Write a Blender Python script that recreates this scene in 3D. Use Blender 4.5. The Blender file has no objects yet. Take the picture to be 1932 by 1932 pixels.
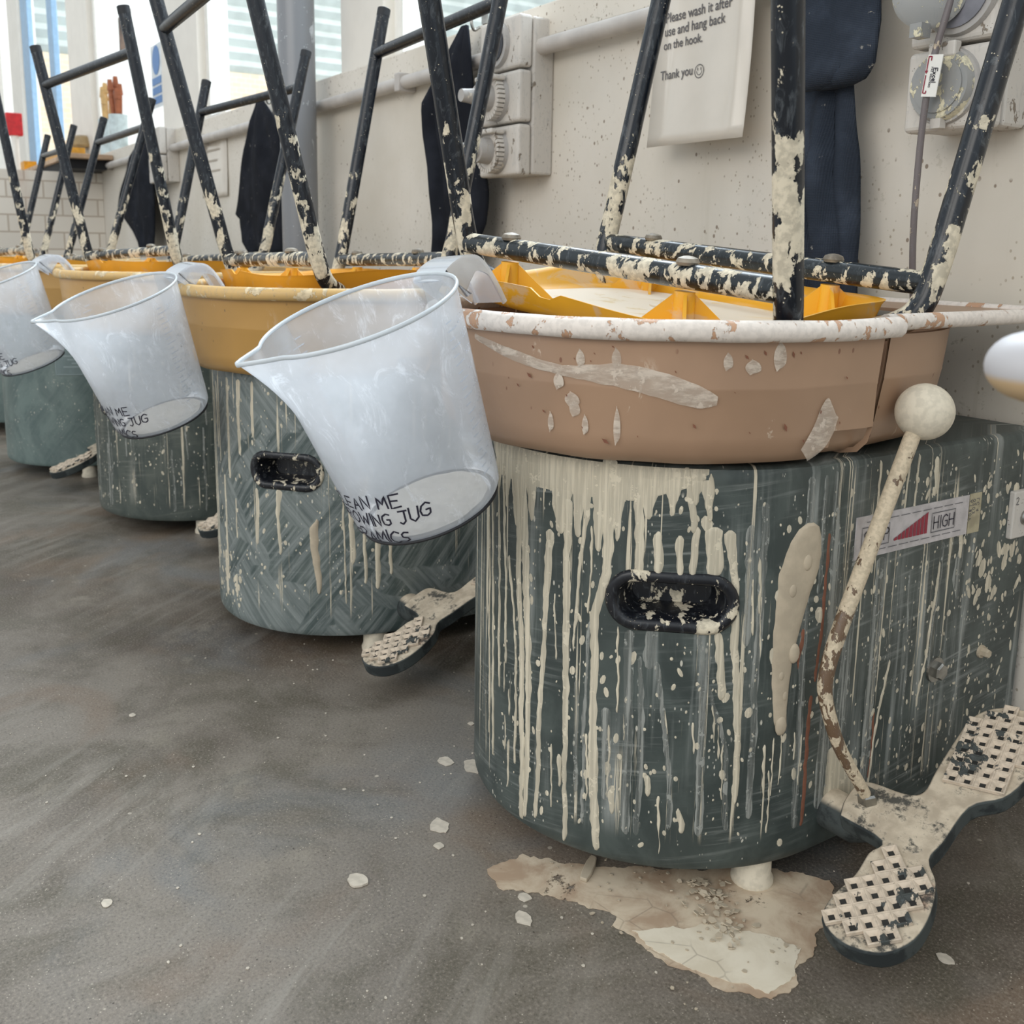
import bpy, bmesh, math, random
from math import sin, cos, pi, radians, sqrt, atan2, hypot
from mathutils import Vector, Matrix, noise

# ------------------------------------------------------------------ camera, light, exposure
SC = bpy.context.scene
COL = SC.collection
YAW, PITCH, ROLL, CAMH = radians(57), radians(10.2), radians(.86), .6
F_ = Vector((-sin(YAW)*cos(PITCH), cos(YAW)*cos(PITCH), -sin(PITCH)))
R0 = Vector((cos(YAW), sin(YAW), 0)); U0 = R0.cross(F_)
R_ = cos(ROLL)*R0 + sin(ROLL)*U0; U_ = -sin(ROLL)*R0 + cos(ROLL)*U0
cam = bpy.data.cameras.new('camera'); camo = bpy.data.objects.new('camera', cam); COL.objects.link(camo)
m4 = Matrix.Identity(4)
for i in range(3):
    m4[i][0] = R_[i]; m4[i][1] = U_[i]; m4[i][2] = -F_[i]
m4[2][3] = CAMH
camo.matrix_world = m4
cam.sensor_width = 36; cam.lens = 1870/1932*36; cam.shift_y = -166/1932
cam.clip_start = .02; cam.clip_end = 100
cam.dof.use_dof = True; cam.dof.focus_distance = 1.0; cam.dof.aperture_fstop = 13
SC.camera = camo
SC.view_settings.view_transform = 'Standard'; SC.view_settings.look = 'None'
SC.view_settings.gamma = 1; SC.view_settings.use_curve_mapping = False
SC.view_settings.exposure = 0.0
W = bpy.data.worlds.new('sky'); SC.world = W; W.use_nodes = True
bg = W.node_tree.nodes['Background']; bg.inputs[0].default_value = (.86, .94, 1, 1); bg.inputs[1].default_value = 1.05

def area_light(name, loc, target, sx, sy, power, col):
    l = bpy.data.lights.new(name, 'AREA'); l.shape = 'RECTANGLE'; l.size = sx; l.size_y = sy; l.energy = power; l.color = col
    o = bpy.data.objects.new(name, l); COL.objects.link(o); o.location = loc
    o.rotation_euler = (Vector(target)-Vector(loc)).to_track_quat('-Z', 'Y').to_euler(); return o
area_light('window_daylight', (-1.6, 2.7, 3.6), (-1.2, -.3, .2), 6, 1.6, 260, (.78, .90, 1))
area_light('outdoor_daylight', (-7.5, 5.5, 6), (-12, 4, 2.5), 6, 6, 330, (1, .98, .94))
area_light('outdoor_daylight', (-5, 4.5, 5.6), (-4.5, 1.1, 1.5), 7, 3, 420, (.96, .98, 1))
area_light('room_light', (.3, -3.2, 2.3), (-1.2, .9, .4), 4, 1.8, 75, (1, .94, .86))

# ------------------------------------------------------------------ helpers
def sgray(r, g, b):
    f = lambda c: ((c/255+.055)/1.055)**2.4 if c/255 > .04045 else c/255/12.92
    return (f(r), f(g), f(b), 1)

class NT:
    """tiny node helper"""
    def __init__(s, name):
        s.m = bpy.data.materials.new(name); s.m.use_nodes = True; s.t = s.m.node_tree
        s.b = s.t.nodes['Principled BSDF']; s.out = s.t.nodes['Material Output']
        s.tc = s.n('ShaderNodeTexCoord')
    def n(s, k, **a):
        o = s.t.nodes.new(k)
        for p, v in a.items(): setattr(o, p, v)
        return o
    def l(s, a, b): s.t.links.new(a, b)
    def put(s, sock, v):
        if isinstance(v, bpy.types.NodeSocket): s.l(v, sock)
        else: sock.default_value = v
    def vec(s, src, scale=(1, 1, 1), loc=(0, 0, 0), rot=(0, 0, 0)):
        m = s.n('ShaderNodeMapping'); s.l(src, m.inputs[0]); m.inputs['Scale'].default_value = scale
        m.inputs['Location'].default_value = loc; m.inputs['Rotation'].default_value = rot; return m.outputs[0]
    def noise(s, v, scale, detail=4, rough=.55, dist=0):
        o = s.n('ShaderNodeTexNoise'); s.l(v, o.inputs['Vector']); o.inputs['Scale'].default_value = scale
        o.inputs['Detail'].default_value = detail; o.inputs['Roughness'].default_value = rough; o.inputs['Distortion'].default_value = dist
        return o.outputs['Fac']
    def voro(s, v, scale, rand=1):
        o = s.n('ShaderNodeTexVoronoi'); s.l(v, o.inputs['Vector']); o.inputs['Scale'].default_value = scale
        o.inputs['Randomness'].default_value = rand; return o.outputs['Distance'], o.outputs['Color']
    def step(s, v, a, b, lo=0, hi=1):
        o = s.n('ShaderNodeMapRange'); o.interpolation_type = 'SMOOTHSTEP' if a < b else 'LINEAR'
        s.put(o.inputs[0], v); o.inputs[1].default_value = a; o.inputs[2].default_value = b
        o.inputs[3].default_value = lo; o.inputs[4].default_value = hi; o.clamp = True; return o.outputs[0]
    def math(s, op, a, b=0.):
        o = s.n('ShaderNodeMath', operation=op); s.put(o.inputs[0], a); s.put(o.inputs[1], b); return o.outputs[0]
    def mix(s, f, a, b):
        o = s.n('ShaderNodeMix', data_type='RGBA'); s.put(o.inputs[0], f); s.put(o.inputs[6], a); s.put(o.inputs[7], b); return o.outputs[2]
    def bump(s, h, st=.3, d=.001):
        o = s.n('ShaderNodeBump'); o.inputs['Strength'].default_value = st; o.inputs['Distance'].default_value = d
        s.l(h, o.inputs['Height']); s.l(o.outputs[0], s.b.inputs['Normal'])
    def sep(s, v):
        o = s.n('ShaderNodeSeparateXYZ'); s.l(v, o.inputs[0]); return o.outputs
    def base(s, c, rough=.5, metal=0., spec=.5):
        s.put(s.b.inputs['Base Color'], c); s.put(s.b.inputs['Roughness'], rough)
        s.b.inputs['Metallic'].default_value = metal; s.b.inputs['Specular IOR Level'].default_value = spec

CREAM = sgray(216, 205, 182); SLIP = sgray(226, 214, 196); GREYCLAY = sgray(160, 160, 154)

def plain(name, c, rough=.5, metal=0., var=.08, scale=30, spec=.5):
    m = NT(name); n = m.noise(m.tc.outputs['Object'], scale, 5)
    d = tuple(x*(1-var*3) for x in c[:3])+(1,)
    m.base(m.mix(m.step(n, .35, .65), d, c), rough, metal, spec); return m.m

def splat(name, base, clay, lo, hi, zlo, zhi, axis=2, scale=38, rough=.38, dark=.72):
    """painted metal with caked clay; amount goes from lo at zlo to hi at zhi (local axis) """
    m = NT(name); oc = m.tc.outputs['Object']
    n = m.noise(m.vec(oc, (1, 1, .6)), scale, 6, .62, .3)
    n2 = m.noise(oc, scale*.28, 3)
    nn = m.math('ADD', m.math('MULTIPLY', n, .72), m.math('MULTIPLY', n2, .28))
    z = m.sep(oc)[axis]
    th = m.step(z, zlo, zhi, lo, hi) if zlo < zhi else m.step(z, zhi, zlo, hi, lo)
    d = m.math('SUBTRACT', nn, th)
    k = m.step(d, 0, .012)
    sm = m.step(m.noise(m.vec(oc, (1, 1, .35)), scale*2.2, 6, .7, 1), .5, .72, 0, .30)
    dots = m.step(m.voro(oc, scale*5)[0], .12, .2, 1, 0)
    dots = m.math('MULTIPLY', dots, m.step(m.noise(oc, scale*1.3, 2), .56, .6))
    k = m.math('MAXIMUM', k, dots)
    c0 = m.mix(sm, base, sgray(128, 134, 138))
    c1 = m.mix(m.step(m.noise(oc, scale*3, 4), .4, .62), clay, tuple(x*dark for x in clay[:3])+(1,))
    m.base(m.mix(k, c0, c1), m.step(k, 0, 1, rough, .85)); m.bump(k, .7, .0012); return m.m

M = {}
def film(name, c, a0, a1, sv=(240, 240, 9)):
    m = NT(name); oc = m.tc.outputs['Object']; m.base(c, .8)
    n = m.noise(m.vec(oc, sv), 1, 5, .7); n2 = m.noise(oc, 70, 5, .7)
    m.l(m.math('MAXIMUM', m.step(n, .42, .62, a0, a1), m.step(n2, .55, .62, 0, a1)), m.b.inputs['Alpha']); return m.m
M['stool'] = splat('black_stool_paint', sgray(12, 19, 28), CREAM, .475, .655, .02, .21, rough=.26, scale=52)
M['stool_far'] = splat('black_stool_paint_cleaner', sgray(12, 18, 27), CREAM, .47, .65, .0, .24, rough=.3, scale=60)
M['crossbar'] = splat('clay_caked_crossbar', sgray(20, 28, 32), CREAM, .525, .525, -1, 1, scale=80, rough=.28)
M['bolt'] = plain('clay_dusted_bolt', sgray(150, 140, 125), .5, .3, .15, 120)
M['rubber'] = plain('black_rubber', sgray(34, 36, 40), .6)
M['steel'] = plain('worn_steel', sgray(170, 168, 162), .3, .9, .1, 60)
M['ball'] = splat('clay_coated_ball', sgray(52, 60, 66), sgray(216, 206, 186), .375, .375, -1, 1, scale=45, rough=.5, dark=.86)
M['rod'] = splat('clay_coated_rod', sgray(104, 82, 62), sgray(206, 190, 164), .505, .41, .20, .34, scale=95, rough=.45, dark=.8)
M['clay'] = film('dried_cream_clay', sgray(212, 202, 180), .72, 1.)
M['clay_b'] = plain('dried_buff_clay', sgray(186, 172, 150), .85, 0, .05, 60)
M['clay_g'] = film('thin_grey_slip', sgray(158, 160, 154), .18, .85)
M['clay_w'] = plain('dried_white_slip', sgray(206, 196, 180), .9, 0, .06, 120)
M['terra'] = plain('terracotta_smear', sgray(128, 82, 62), .85, 0, .06, 120)
M['black'] = splat('black_plastic_grip', sgray(20, 22, 28), CREAM, .555, .555, -1, 1, scale=75, rough=.35)
M['ink'] = plain('black_marker', sgray(34, 32, 50), .6, 0, 0)
M['print'] = plain('dark_print', sgray(92, 92, 96), .5, 0, 0)
M['print_red'] = plain('crimson_print', sgray(140, 24, 50), .4, 0, 0)
M['white'] = plain('white_gloss_paint', sgray(236, 234, 228), .4, 0, .02)
M['blue'] = plain('pale_blue_frame_paint', sgray(150, 184, 214), .5, 0, .04)
M['frame'] = plain('window_frame_paint', sgray(232, 226, 216), .45, 0, .02, 8)
M['fitting'] = splat('painted_electric_fitting', sgray(204, 198, 190), sgray(150, 138, 124), .60, .60, -1, 1, scale=60, rough=.5)
M['pipe'] = plain('painted_pipe', sgray(198, 192, 186), .45, 0, .06, 12)
M['column'] = splat('grey_gloss_column', sgray(132, 134, 138), sgray(196, 200, 204), .58, .58, -1, 1, scale=22, rough=.32)
M['wood'] = plain('plywood', sgray(190, 160, 120), .7, 0, .12, 20)

def fabric(name, c):
    m = NT(name); oc = m.tc.outputs['Object']
    w = m.n('ShaderNodeTexWave'); m.l(oc, w.inputs[0]); w.inputs['Scale'].default_value = 160; w.bands_direction = 'Z'
    w2 = m.n('ShaderNodeTexWave'); m.l(oc, w2.inputs[0]); w2.inputs['Scale'].default_value = 160; w2.bands_direction = 'X'
    h = m.math('ADD', w.outputs['Fac'], w2.outputs['Fac'])
    n = m.noise(oc, 14, 5)
    sp = m.step(m.noise(m.vec(oc, (1, 1, 1.6)), 42, 6, .7), .66, .69)
    c1 = m.mix(m.step(n, .4, .7), c, tuple(min(1, x*1.7) for x in c[:3])+(1,))
    m.base(m.mix(m.math('MULTIPLY', sp, .7), c1, sgray(170, 166, 158)), .95, 0, .1)
    m.bump(h, .5, .0006); return m.m
M['cloth_dark'] = fabric('black_apron_cloth', sgray(32, 34, 40))
M['cloth'] = fabric('charcoal_apron_cloth', sgray(50, 56, 66))

def drum_mat(name, c0, c1, streak, wash, washcol=sgray(140, 146, 144), brush=0.):
    m = NT(name); uvn = m.n('ShaderNodeUVMap'); uvn.uv_map = 'uv'; uv = uvn.outputs[0]
    z = m.sep(uv)[1]
    wob = m.vec(uv)
    base = m.mix(m.step(m.noise(m.vec(uv, (1, .7, 1)), 16, 5, .6, .5), .4, .62), c0, c1)
    # horizontal/diagonal wipe marks
    wp = m.noise(m.vec(m.vec(uv, rot=(0, 0, .12)), (3, 60, 1)), 3.2, 5, .65, 0.4)
    wp = m.math('MULTIPLY', m.step(wp, .48, .78), m.step(m.noise(uv, 11, 3), .42, .62))
    base = m.mix(m.math('MULTIPLY', wp, wash), base, washcol)
    # broad vertical grey runs
    vr = m.noise(m.vec(uv, (26, 1.3, 1)), 1.6, 5, .66, .15)
    vm = m.noise(m.vec(uv, (1, .5, 1)), 7, 2)
    k = m.math('MULTIPLY', m.step(vr, .50, .66), m.step(vm, .40, .6))
    k = m.math('MULTIPLY', k, m.step(z, .05, .085))
    base = m.mix(m.math('MULTIPLY', k, wash*1.1), base, washcol)
    if brush > 0:
        wv = m.n('ShaderNodeTexNoise'); m.l(m.vec(uv, (1, 1, 1)), wv.inputs['Vector']); wv.inputs['Scale'].default_value = 5.5; wv.inputs['Distortion'].default_value = 2.5; wv.inputs['Detail'].default_value = 1
        s2 = m.noise(m.vec(m.vec(uv, rot=(0, 0, .9)), (7, 110, 1)), 1.2, 5, .62, .5)
        s3 = m.noise(m.vec(m.vec(uv, rot=(0, 0, -.85)), (7, 110, 1)), 1.2, 5, .62, .5)
        f = m.mix(m.step(wv.outputs['Fac'], .47, .5), m.mix(m.step(s2, .4, .7), (0, 0, 0, 1), (1, 1, 1, 1)), m.mix(m.step(s3, .3, .7), (.25, .25, .25, 1), (1, 1, 1, 1)))
        base = m.mix(m.math('MULTIPLY', f, brush), base, washcol)
    # thin cream runs
    st = m.noise(m.vec(uv, (95, 1.1, 1)), 1.0, 6, .72, .1)
    sm = m.noise(m.vec(uv, (1, .35, 1), loc=(3, 1, 0)), 9, 2)
    sk = m.math('MULTIPLY', m.step(st, .595-.02*streak, .615-.02*streak), m.step(sm, .5-.06*streak, .56-.06*streak))
    sk = m.math('MULTIPLY', sk, m.step(z, .055, .075))
    base = m.mix(m.math('MULTIPLY', sk, .85), base, CREAM)
    # specks
    d, cc = m.voro(m.vec(uv, (1.4, .65, 1)), 190)
    dk = m.math('MULTIPLY', m.step(d, .14, .22, 1, 0), m.step(m.noise(uv, 30, 3), .54, .6))
    d2, cc = m.voro(m.vec(uv, (1.3, .55, 1), loc=(5, 2, 0)), 70)
    dk2 = m.math('MULTIPLY', m.step(d2, .09, .13, 1, 0), m.step(m.noise(uv, 19, 2), .54, .6))
    dk = m.math('MAXIMUM', dk, dk2)
    base = m.mix(m.math('MULTIPLY', dk, .85), base, sgray(205, 200, 186))
    m.base(base, m.step(m.math('MAXIMUM', sk, dk), 0, 1, .42, .8)); m.bump(m.math('ADD', sk, m.math('MULTIPLY', k, .4)), .5, .0012)
    return m.m
M['drum1'] = drum_mat('green_enamel_with_clay_runs', sgray(56, 64, 62), sgray(74, 82, 79), .9, .75, sgray(150, 154, 150))
M['drum2'] = drum_mat('green_enamel_wiped', sgray(68, 80, 79), sgray(88, 98, 95), .7, .3, sgray(152, 158, 156), .62)
M['drum3'] = drum_mat('dark_green_enamel_scratched', sgray(62, 70, 66), sgray(80, 86, 80), .8, .5, sgray(146, 146, 136))
M['drum4'] = drum_mat('pale_green_enamel', sgray(84, 100, 98), sgray(104, 120, 116), -1.5, .3, sgray(120, 132, 128), .3)

def plastic(name, c, spots, rough=.38, amt=.5):
    m = NT(name); oc = m.tc.outputs['Object']
    n = m.noise(oc, 7, 4); c2 = tuple(x*.88 for x in c[:3])+(1,)
    b = m.mix(m.step(n, .35, .65), c2, c)
    sm = m.noise(m.vec(oc, (1, 1, .7)), 26, 6, .7, .8)
    k = m.math('MULTIPLY', m.step(sm, .60, .64), m.step(m.noise(oc, 9, 2), .5, .56))
    d, q = m.voro(m.vec(oc, (1, 1, .6)), 60); dd = m.math('MULTIPLY', m.step(d, .07, .11, 1, 0), m.step(m.noise(oc, 12, 2), .5, .54))
    b = m.mix(m.math('MULTIPLY', k, amt), b, sgray(220, 204, 184)); b = m.mix(m.math('MULTIPLY', dd, .75), b, spots)
    m.base(b, rough); m.bump(k, .2, .0006); return m.m
M['pan1'] = plastic('buff_plastic_pan', sgray(168, 136, 110), sgray(112, 68, 50))
M['pan2'] = plastic('ochre_plastic_pan', sgray(180, 138, 74), sgray(90, 70, 50), amt=.15)
M['pan3'] = plastic('pale_ochre_plastic_pan', sgray(196, 154, 92), sgray(90, 70, 50), amt=.15)
M['lip'] = splat('slip_crusted_lip', sgray(190, 150, 120), sgray(226, 216, 206), .44, .44, -1, 1, scale=60, rough=.6, dark=.88)
M['lip2'] = splat('ochre_lip', sgray(206, 170, 110), sgray(226, 206, 170), .55, .55, -1, 1, scale=50, rough=.5)
def seatmat(name, c, cl, th):
    m = NT(name); oc = m.tc.outputs['Object']
    n = m.noise(m.vec(oc, (1, 1, 1.6)), 16, 6, .68, .6); k = m.step(n, th, th+.09)
    m.base(m.mix(m.math('MULTIPLY', k, .75), m.mix(m.step(m.noise(oc, 6, 3), .35, .65), c, tuple(x*.85 for x in c[:3])+(1,)), cl), .42); return m.m
M['seat'] = seatmat('yellow_plastic_seat', sgray(240, 176, 44), sgray(212, 180, 140), .52)
M['seat_in'] = seatmat('clay_dusted_seat_underside', sgray(226, 200, 150), sgray(232, 222, 208), .36)
M['seat_far'] = seatmat('orange_yellow_plastic_seat', sgray(244, 172, 52), sgray(222, 176, 120), .56)

def pedal_mat():
    m = NT('clay_dusted_cast_pedal'); oc = m.tc.outputs['Object']
    n = m.noise(oc, 30, 6, .65); k = m.step(n, .40, .52)
    g = m.n('ShaderNodeNewGeometry'); nz = m.sep(g.outputs['Normal'])[2]
    n9 = m.noise(oc, 130, 7, .75); dust = m.math('MULTIPLY', m.step(nz, .55, .8), m.math('MAXIMUM', m.step(m.math('ADD', m.math('MULTIPLY', n, .6), m.math('MULTIPLY', n9, .4)),   .40, .49, .1, 1), 0.0))
    c = m.mix(m.step(m.noise(oc, 24, 5), .60, .74, 0, .7), m.mix(m.step(m.noise(oc, 60, 5), .35, .65), sgray(206, 192, 170), sgray(176, 162, 142)), sgray(176, 130, 106))
    m.base(m.mix(dust, m.mix(k, sgray(34, 40, 41), sgray(62, 68, 67)), c), .8); m.bump(n, .35, .001); return m.m
M['pedal'] = pedal_mat()
M['tread'] = splat('dusty_tread', sgray(64, 68, 66), sgray(206, 190, 170), .425, .425, -1, 1, scale=55, rough=.85, dark=.8)
M['pit'] = plain('dark_pit', sgray(40, 40, 38), .7)

def wall_mat():
    m = NT('speckled_cream_wall_paint'); oc = m.tc.outputs['Object']; z = m.sep(oc)[2]
    b = m.mix(m.step(m.noise(oc, 3, 5), .3, .7), sgray(210, 202, 188), sgray(224, 217, 206))
    low = m.step(z, .35, .95, 1, 0)
    fs = m.step(m.noise(oc, 90, 5, .7), .60, .66)
    fs = m.math('MULTIPLY', fs, m.math('MULTIPLY', low, m.step(m.noise(oc, 6, 3), .4, .6)))
    b = m.mix(m.math('MULTIPLY', fs, .7), b, sgray(150, 144, 122))
    d0, c0 = m.voro(m.vec(oc, (1, 1, .8), loc=(7, 0, 2)), 110); b = m.mix(m.math('MULTIPLY', m.math('MULTIPLY', m.step(d0, .12, .2, 1, 0), m.step(m.math('ADD', m.noise(oc, 5, 3), m.math('MULTIPLY', low, .10)), .5, .58)), .6), b, sgray(140, 122, 96))
    d, c = m.voro(m.vec(oc, (1, 1, .8)), 55); nz = m.noise(oc, 7, 3)
    k = m.math('MULTIPLY', m.step(d, .10, .15, 1, 0), m.step(m.math('ADD', nz, m.math('MULTIPLY', low, .12)),   .57, .61))
    d2, c2 = m.voro(m.vec(oc, (1, 1, .8), loc=(3, 0, 1)), 24)
    k2 = m.math('MULTIPLY', m.step(d2, .045, .07, 1, 0), m.step(m.math('ADD', nz, m.math('MULTIPLY', low, .12)), .47, .51))
    b = m.mix(m.math('MULTIPLY', m.math('MAXIMUM', k, k2), .8), b, sgray(120, 98, 78))
    dr = m.noise(m.vec(oc, (30, 1, 1.2)), 2, 3); b = m.mix(m.math('MULTIPLY', m.step(dr, .6, .75), m.math('MULTIPLY', low, .3)), b, sgray(180, 172, 152))
    m.base(b, .55); m.bump(m.noise(oc, 40, 6), .25, .0015); return m.m
M['wall'] = wall_mat()

def floor_mat():
    m = NT('stained_concrete_floor'); oc = m.tc.outputs['Object']
    a = m.noise(oc, 1.9, 5, .62, .6); b = m.noise(m.vec(oc, loc=(2, 5, 0)), 5.5, 6, .68, .5)
    c = m.mix(m.step(a, .36, .64), sgray(78, 68, 58), sgray(132, 124, 114))
    c = m.mix(m.step(b, .44, .66, 0, .75), c, sgray(84, 78, 64))
    c = m.mix(m.step(m.noise(m.vec(oc, loc=(7, 1, 0)), 3.1, 4, .55, 1), .52, .70, 0, .55), c, sgray(124, 104, 86))
    c = m.mix(m.step(m.noise(m.vec(oc, loc=(1, 9, 0)), 2.6, 4, .55, .8), .53, .70, 0, .5), c, sgray(112, 118, 122))
    c = m.mix(m.step(m.noise(m.vec(oc, loc=(4, 4, 0)), 9, 6, .7, .3), .56, .72, 0, .5), c, sgray(150, 142, 128))
    gr = m.noise(oc, 330, 6, .8); c = m.mix(m.step(gr, .50, .66, 0, .65), c, sgray(160, 150, 136)); c = m.mix(m.step(gr, .33, .48, .7, 0), c, sgray(48, 42, 36))
    d, q = m.voro(oc, 210); dk = m.math('MULTIPLY', m.step(d, .10, .16, 1, 0), m.step(m.noise(oc, 23, 4), .50, .56)); c = m.mix(m.math('MULTIPLY', dk, .8), c, sgray(196, 186, 170))
    d, q = m.voro(m.vec(oc, loc=(2, 8, 0)), 90); dk = m.math('MULTIPLY', m.step(d, .07, .1, 1, 0), m.step(m.noise(oc, 14, 3), .55, .6)); c = m.mix(m.math('MULTIPLY', dk, .8), c, sgray(44, 36, 30))
    d, q = m.voro(m.vec(oc, loc=(4, 3, 0)), 28); d = m.math('ADD', d, m.math('MULTIPLY', m.math('SUBTRACT', m.noise(oc, 90, 3), .5), .08)); dk = m.math('MULTIPLY', m.step(d, .055, .075, 1, 0), m.step(m.noise(oc, 3.3, 3), .54, .58)); c = m.mix(m.math('MULTIPLY', dk, .8), c, sgray(196, 186, 170))
    sw = m.noise(m.vec(m.vec(oc, rot=(0, 0, .9)), (1.2, 11, 1)), 2.4, 7, .68, .5); c = m.mix(m.math('MULTIPLY', m.step(sw, .46, .72), m.step(m.noise(oc, 2.2, 2), .44, .62, 0, .45)), c, sgray(164, 158, 148))
    m.base(c, m.step(b, .3, .7, .36, .55), 0, .5); m.bump(gr, .35, .0008); return m.m
M['floor'] = floor_mat()

def jug_mat():
    m = NT('frosted_polypropylene'); oc = m.tc.outputs['Object']; t = m.t
    m.t.nodes.remove(m.b)
    sc = m.noise(m.vec(oc, (1, 1, .5)), 45, 6, .75, 1.2); k = m.step(sc, .52, .72)
    cl = m.noise(oc, 13, 4)
    dif = m.n('ShaderNodeBsdfDiffuse'); dif.inputs[0].default_value = (.86, .89, .94, 1)
    tr = m.n('ShaderNodeBsdfTranslucent'); tr.inputs[0].default_value = (.93, .96, 1, 1)
    tp = m.n('ShaderNodeBsdfTransparent'); tp.inputs[0].default_value = (.95, .97, 1, 1)
    gl = m.n('ShaderNodeBsdfGlossy'); gl.inputs['Roughness'].default_value = .22
    a = m.n('ShaderNodeMixShader'); a.inputs[0].default_value = .55; m.l(dif.outputs[0], a.inputs[1]); m.l(tr.outputs[0], a.inputs[2])
    b = m.n('ShaderNodeMixShader'); m.l(m.math('ADD', m.step(cl, .3, .7, .40, .56), m.math('MULTIPLY', k, .34)), b.inputs[0]); m.l(tp.outputs[0], b.inputs[1]); m.l(a.outputs[0], b.inputs[2])
    lw = m.n('ShaderNodeFresnel'); lw.inputs[0].default_value = 1.45
    c = m.n('ShaderNodeMixShader'); m.l(m.math('MULTIPLY', lw.outputs[0], .7), c.inputs[0]); m.l(b.outputs[0], c.inputs[1]); m.l(gl.outputs[0], c.inputs[2])
    m.l(c.outputs[0], m.out.inputs[0]); return m.m
M['jug'] = jug_mat()

def obj(name, verts, faces, mat, parent=None, smooth=True, mats=None, fm=None, loc=None):
    me = bpy.data.meshes.new(name); me.from_pydata([tuple(v) for v in verts], [], faces); me.update()
    if mats:
        for q in mats: me.materials.append(q)
        me.polygons.foreach_set('material_index', fm)
    else: me.materials.append(mat)
    me.polygons.foreach_set('use_smooth', [smooth]*len(me.polygons))
    o = bpy.data.objects.new(name, me); COL.objects.link(o)
    if parent: o.parent = parent
    if loc is not None: o.location = loc
    return o
def sharp(o, ang=40):
    try: o.data.set_sharp_from_angle(angle=radians(ang))
    except Exception: pass
    return o
def bevel(o, w=.002, seg=2):
    md = o.modifiers.new('bevel', 'BEVEL'); md.width = w; md.segments = seg; md.limit_method = 'ANGLE'; md.angle_limit = radians(35); return o
def thing(name, label, cat, loc=(0, 0, 0), group=None, mat=None):
    o = bpy.data.objects.new(name, None); COL.objects.link(o); o.empty_display_size = .05
    if mat is not None: o.matrix_world = mat
    else: o.location = loc
    o['label'] = label; o['category'] = cat
    if group: o['group'] = group
    return o
def tag(o, label, cat, group=None):
    o['label'] = label; o['category'] = cat
    if group: o['group'] = group
    return o
def struct(o): o['kind'] = 'structure'; return o

class MB:
    def __init__(s): s.v = []; s.f = []
    def add(s, v, f):
        n = len(s.v); s.v += [Vector(p) for p in v]; s.f += [tuple(i+n for i in q) for q in f]; return s
    def box(s, a, b, T=None):
        x0, y0, z0 = a; x1, y1, z1 = b
        v = [Vector(p) for p in ((x0, y0, z0), (x1, y0, z0), (x1, y1, z0), (x0, y1, z0), (x0, y0, z1), (x1, y0, z1), (x1, y1, z1), (x0, y1, z1))]
        if T: v = [T @ p for p in v]
        return s.add(v, [(0, 3, 2, 1), (4, 5, 6, 7), (0, 1, 5, 4), (1, 2, 6, 5), (2, 3, 7, 6), (3, 0, 4, 7)])
    def lathe(s, prof, n=32, T=None, cap=True):
        v = []; f = []
        for r, z in prof:
            for k in range(n): v.append(Vector((r*cos(2*pi*k/n), r*sin(2*pi*k/n), z)))
        for i in range(len(prof)-1):
            for k in range(n): f.append((i*n+k, i*n+(k+1) % n, (i+1)*n+(k+1) % n, (i+1)*n+k))
        if cap:
            if prof[0][0] > 1e-6: f.append(tuple(reversed(range(n))))
            if prof[-1][0] > 1e-6: f.append(tuple(range((len(prof)-1)*n, len(prof)*n)))
        if T: v = [T @ p for p in v]
        return s.add(v, f)
    def tube(s, pts, r, n=14, cap=True):
        pts = [Vector(p) for p in pts]; rr = r if isinstance(r, (list, tuple)) else [r]*len(pts)
        v = []; f = []; up = None
        for i, p in enumerate(pts):
            d = (pts[min(i+1, len(pts)-1)]-pts[max(i-1, 0)]).normalized()
            if up is None: up = d.orthogonal().normalized()
            up = (up-d*up.dot(d)).normalized(); w = d.cross(up)
            for k in range(n): v.append(p+rr[i]*(cos(2*pi*k/n)*up+sin(2*pi*k/n)*w))
        for i in range(len(pts)-1):
            for k in range(n): f.append((i*n+k, i*n+(k+1) % n, (i+1)*n+(k+1) % n, (i+1)*n+k))
        if cap: f += [tuple(reversed(range(n))), tuple(range((len(pts)-1)*n, len(pts)*n))]
        return s.add(v, f)
    def prism(s, poly, z0, z1, T=None):
        n = len(poly); v = [Vector((x, y, z0)) for x, y in poly]+[Vector((x, y, z1)) for x, y in poly]
        f = [tuple(reversed(range(n))), tuple(range(n, 2*n))]+[(i, (i+1) % n, n+(i+1) % n, n+i) for i in range(n)]
        if T: v = [T @ p for p in v]
        return s.add(v, f)
    def build(s, name, mat, parent=None, smooth=True, loc=None, ang=40):
        o = obj(name, s.v, s.f, mat, parent, smooth, loc=loc)
        if smooth: sharp(o, ang)
        return o
def smooth_path(pts, n=8):
    P = [Vector(p) for p in pts]; P = [2*P[0]-P[1]]+P+[2*P[-1]-P[-2]]; out = []
    for i in range(1, len(P)-2):
        for k in range(n):
            t = k/n; a, b, c, d = P[i-1:i+3]
            out.append(.5*((2*b)+(c-a)*t+(2*a-5*b+4*c-d)*t*t+(3*b-a-3*c+d)*t**3))
    out.append(P[-2]); return out

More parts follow.
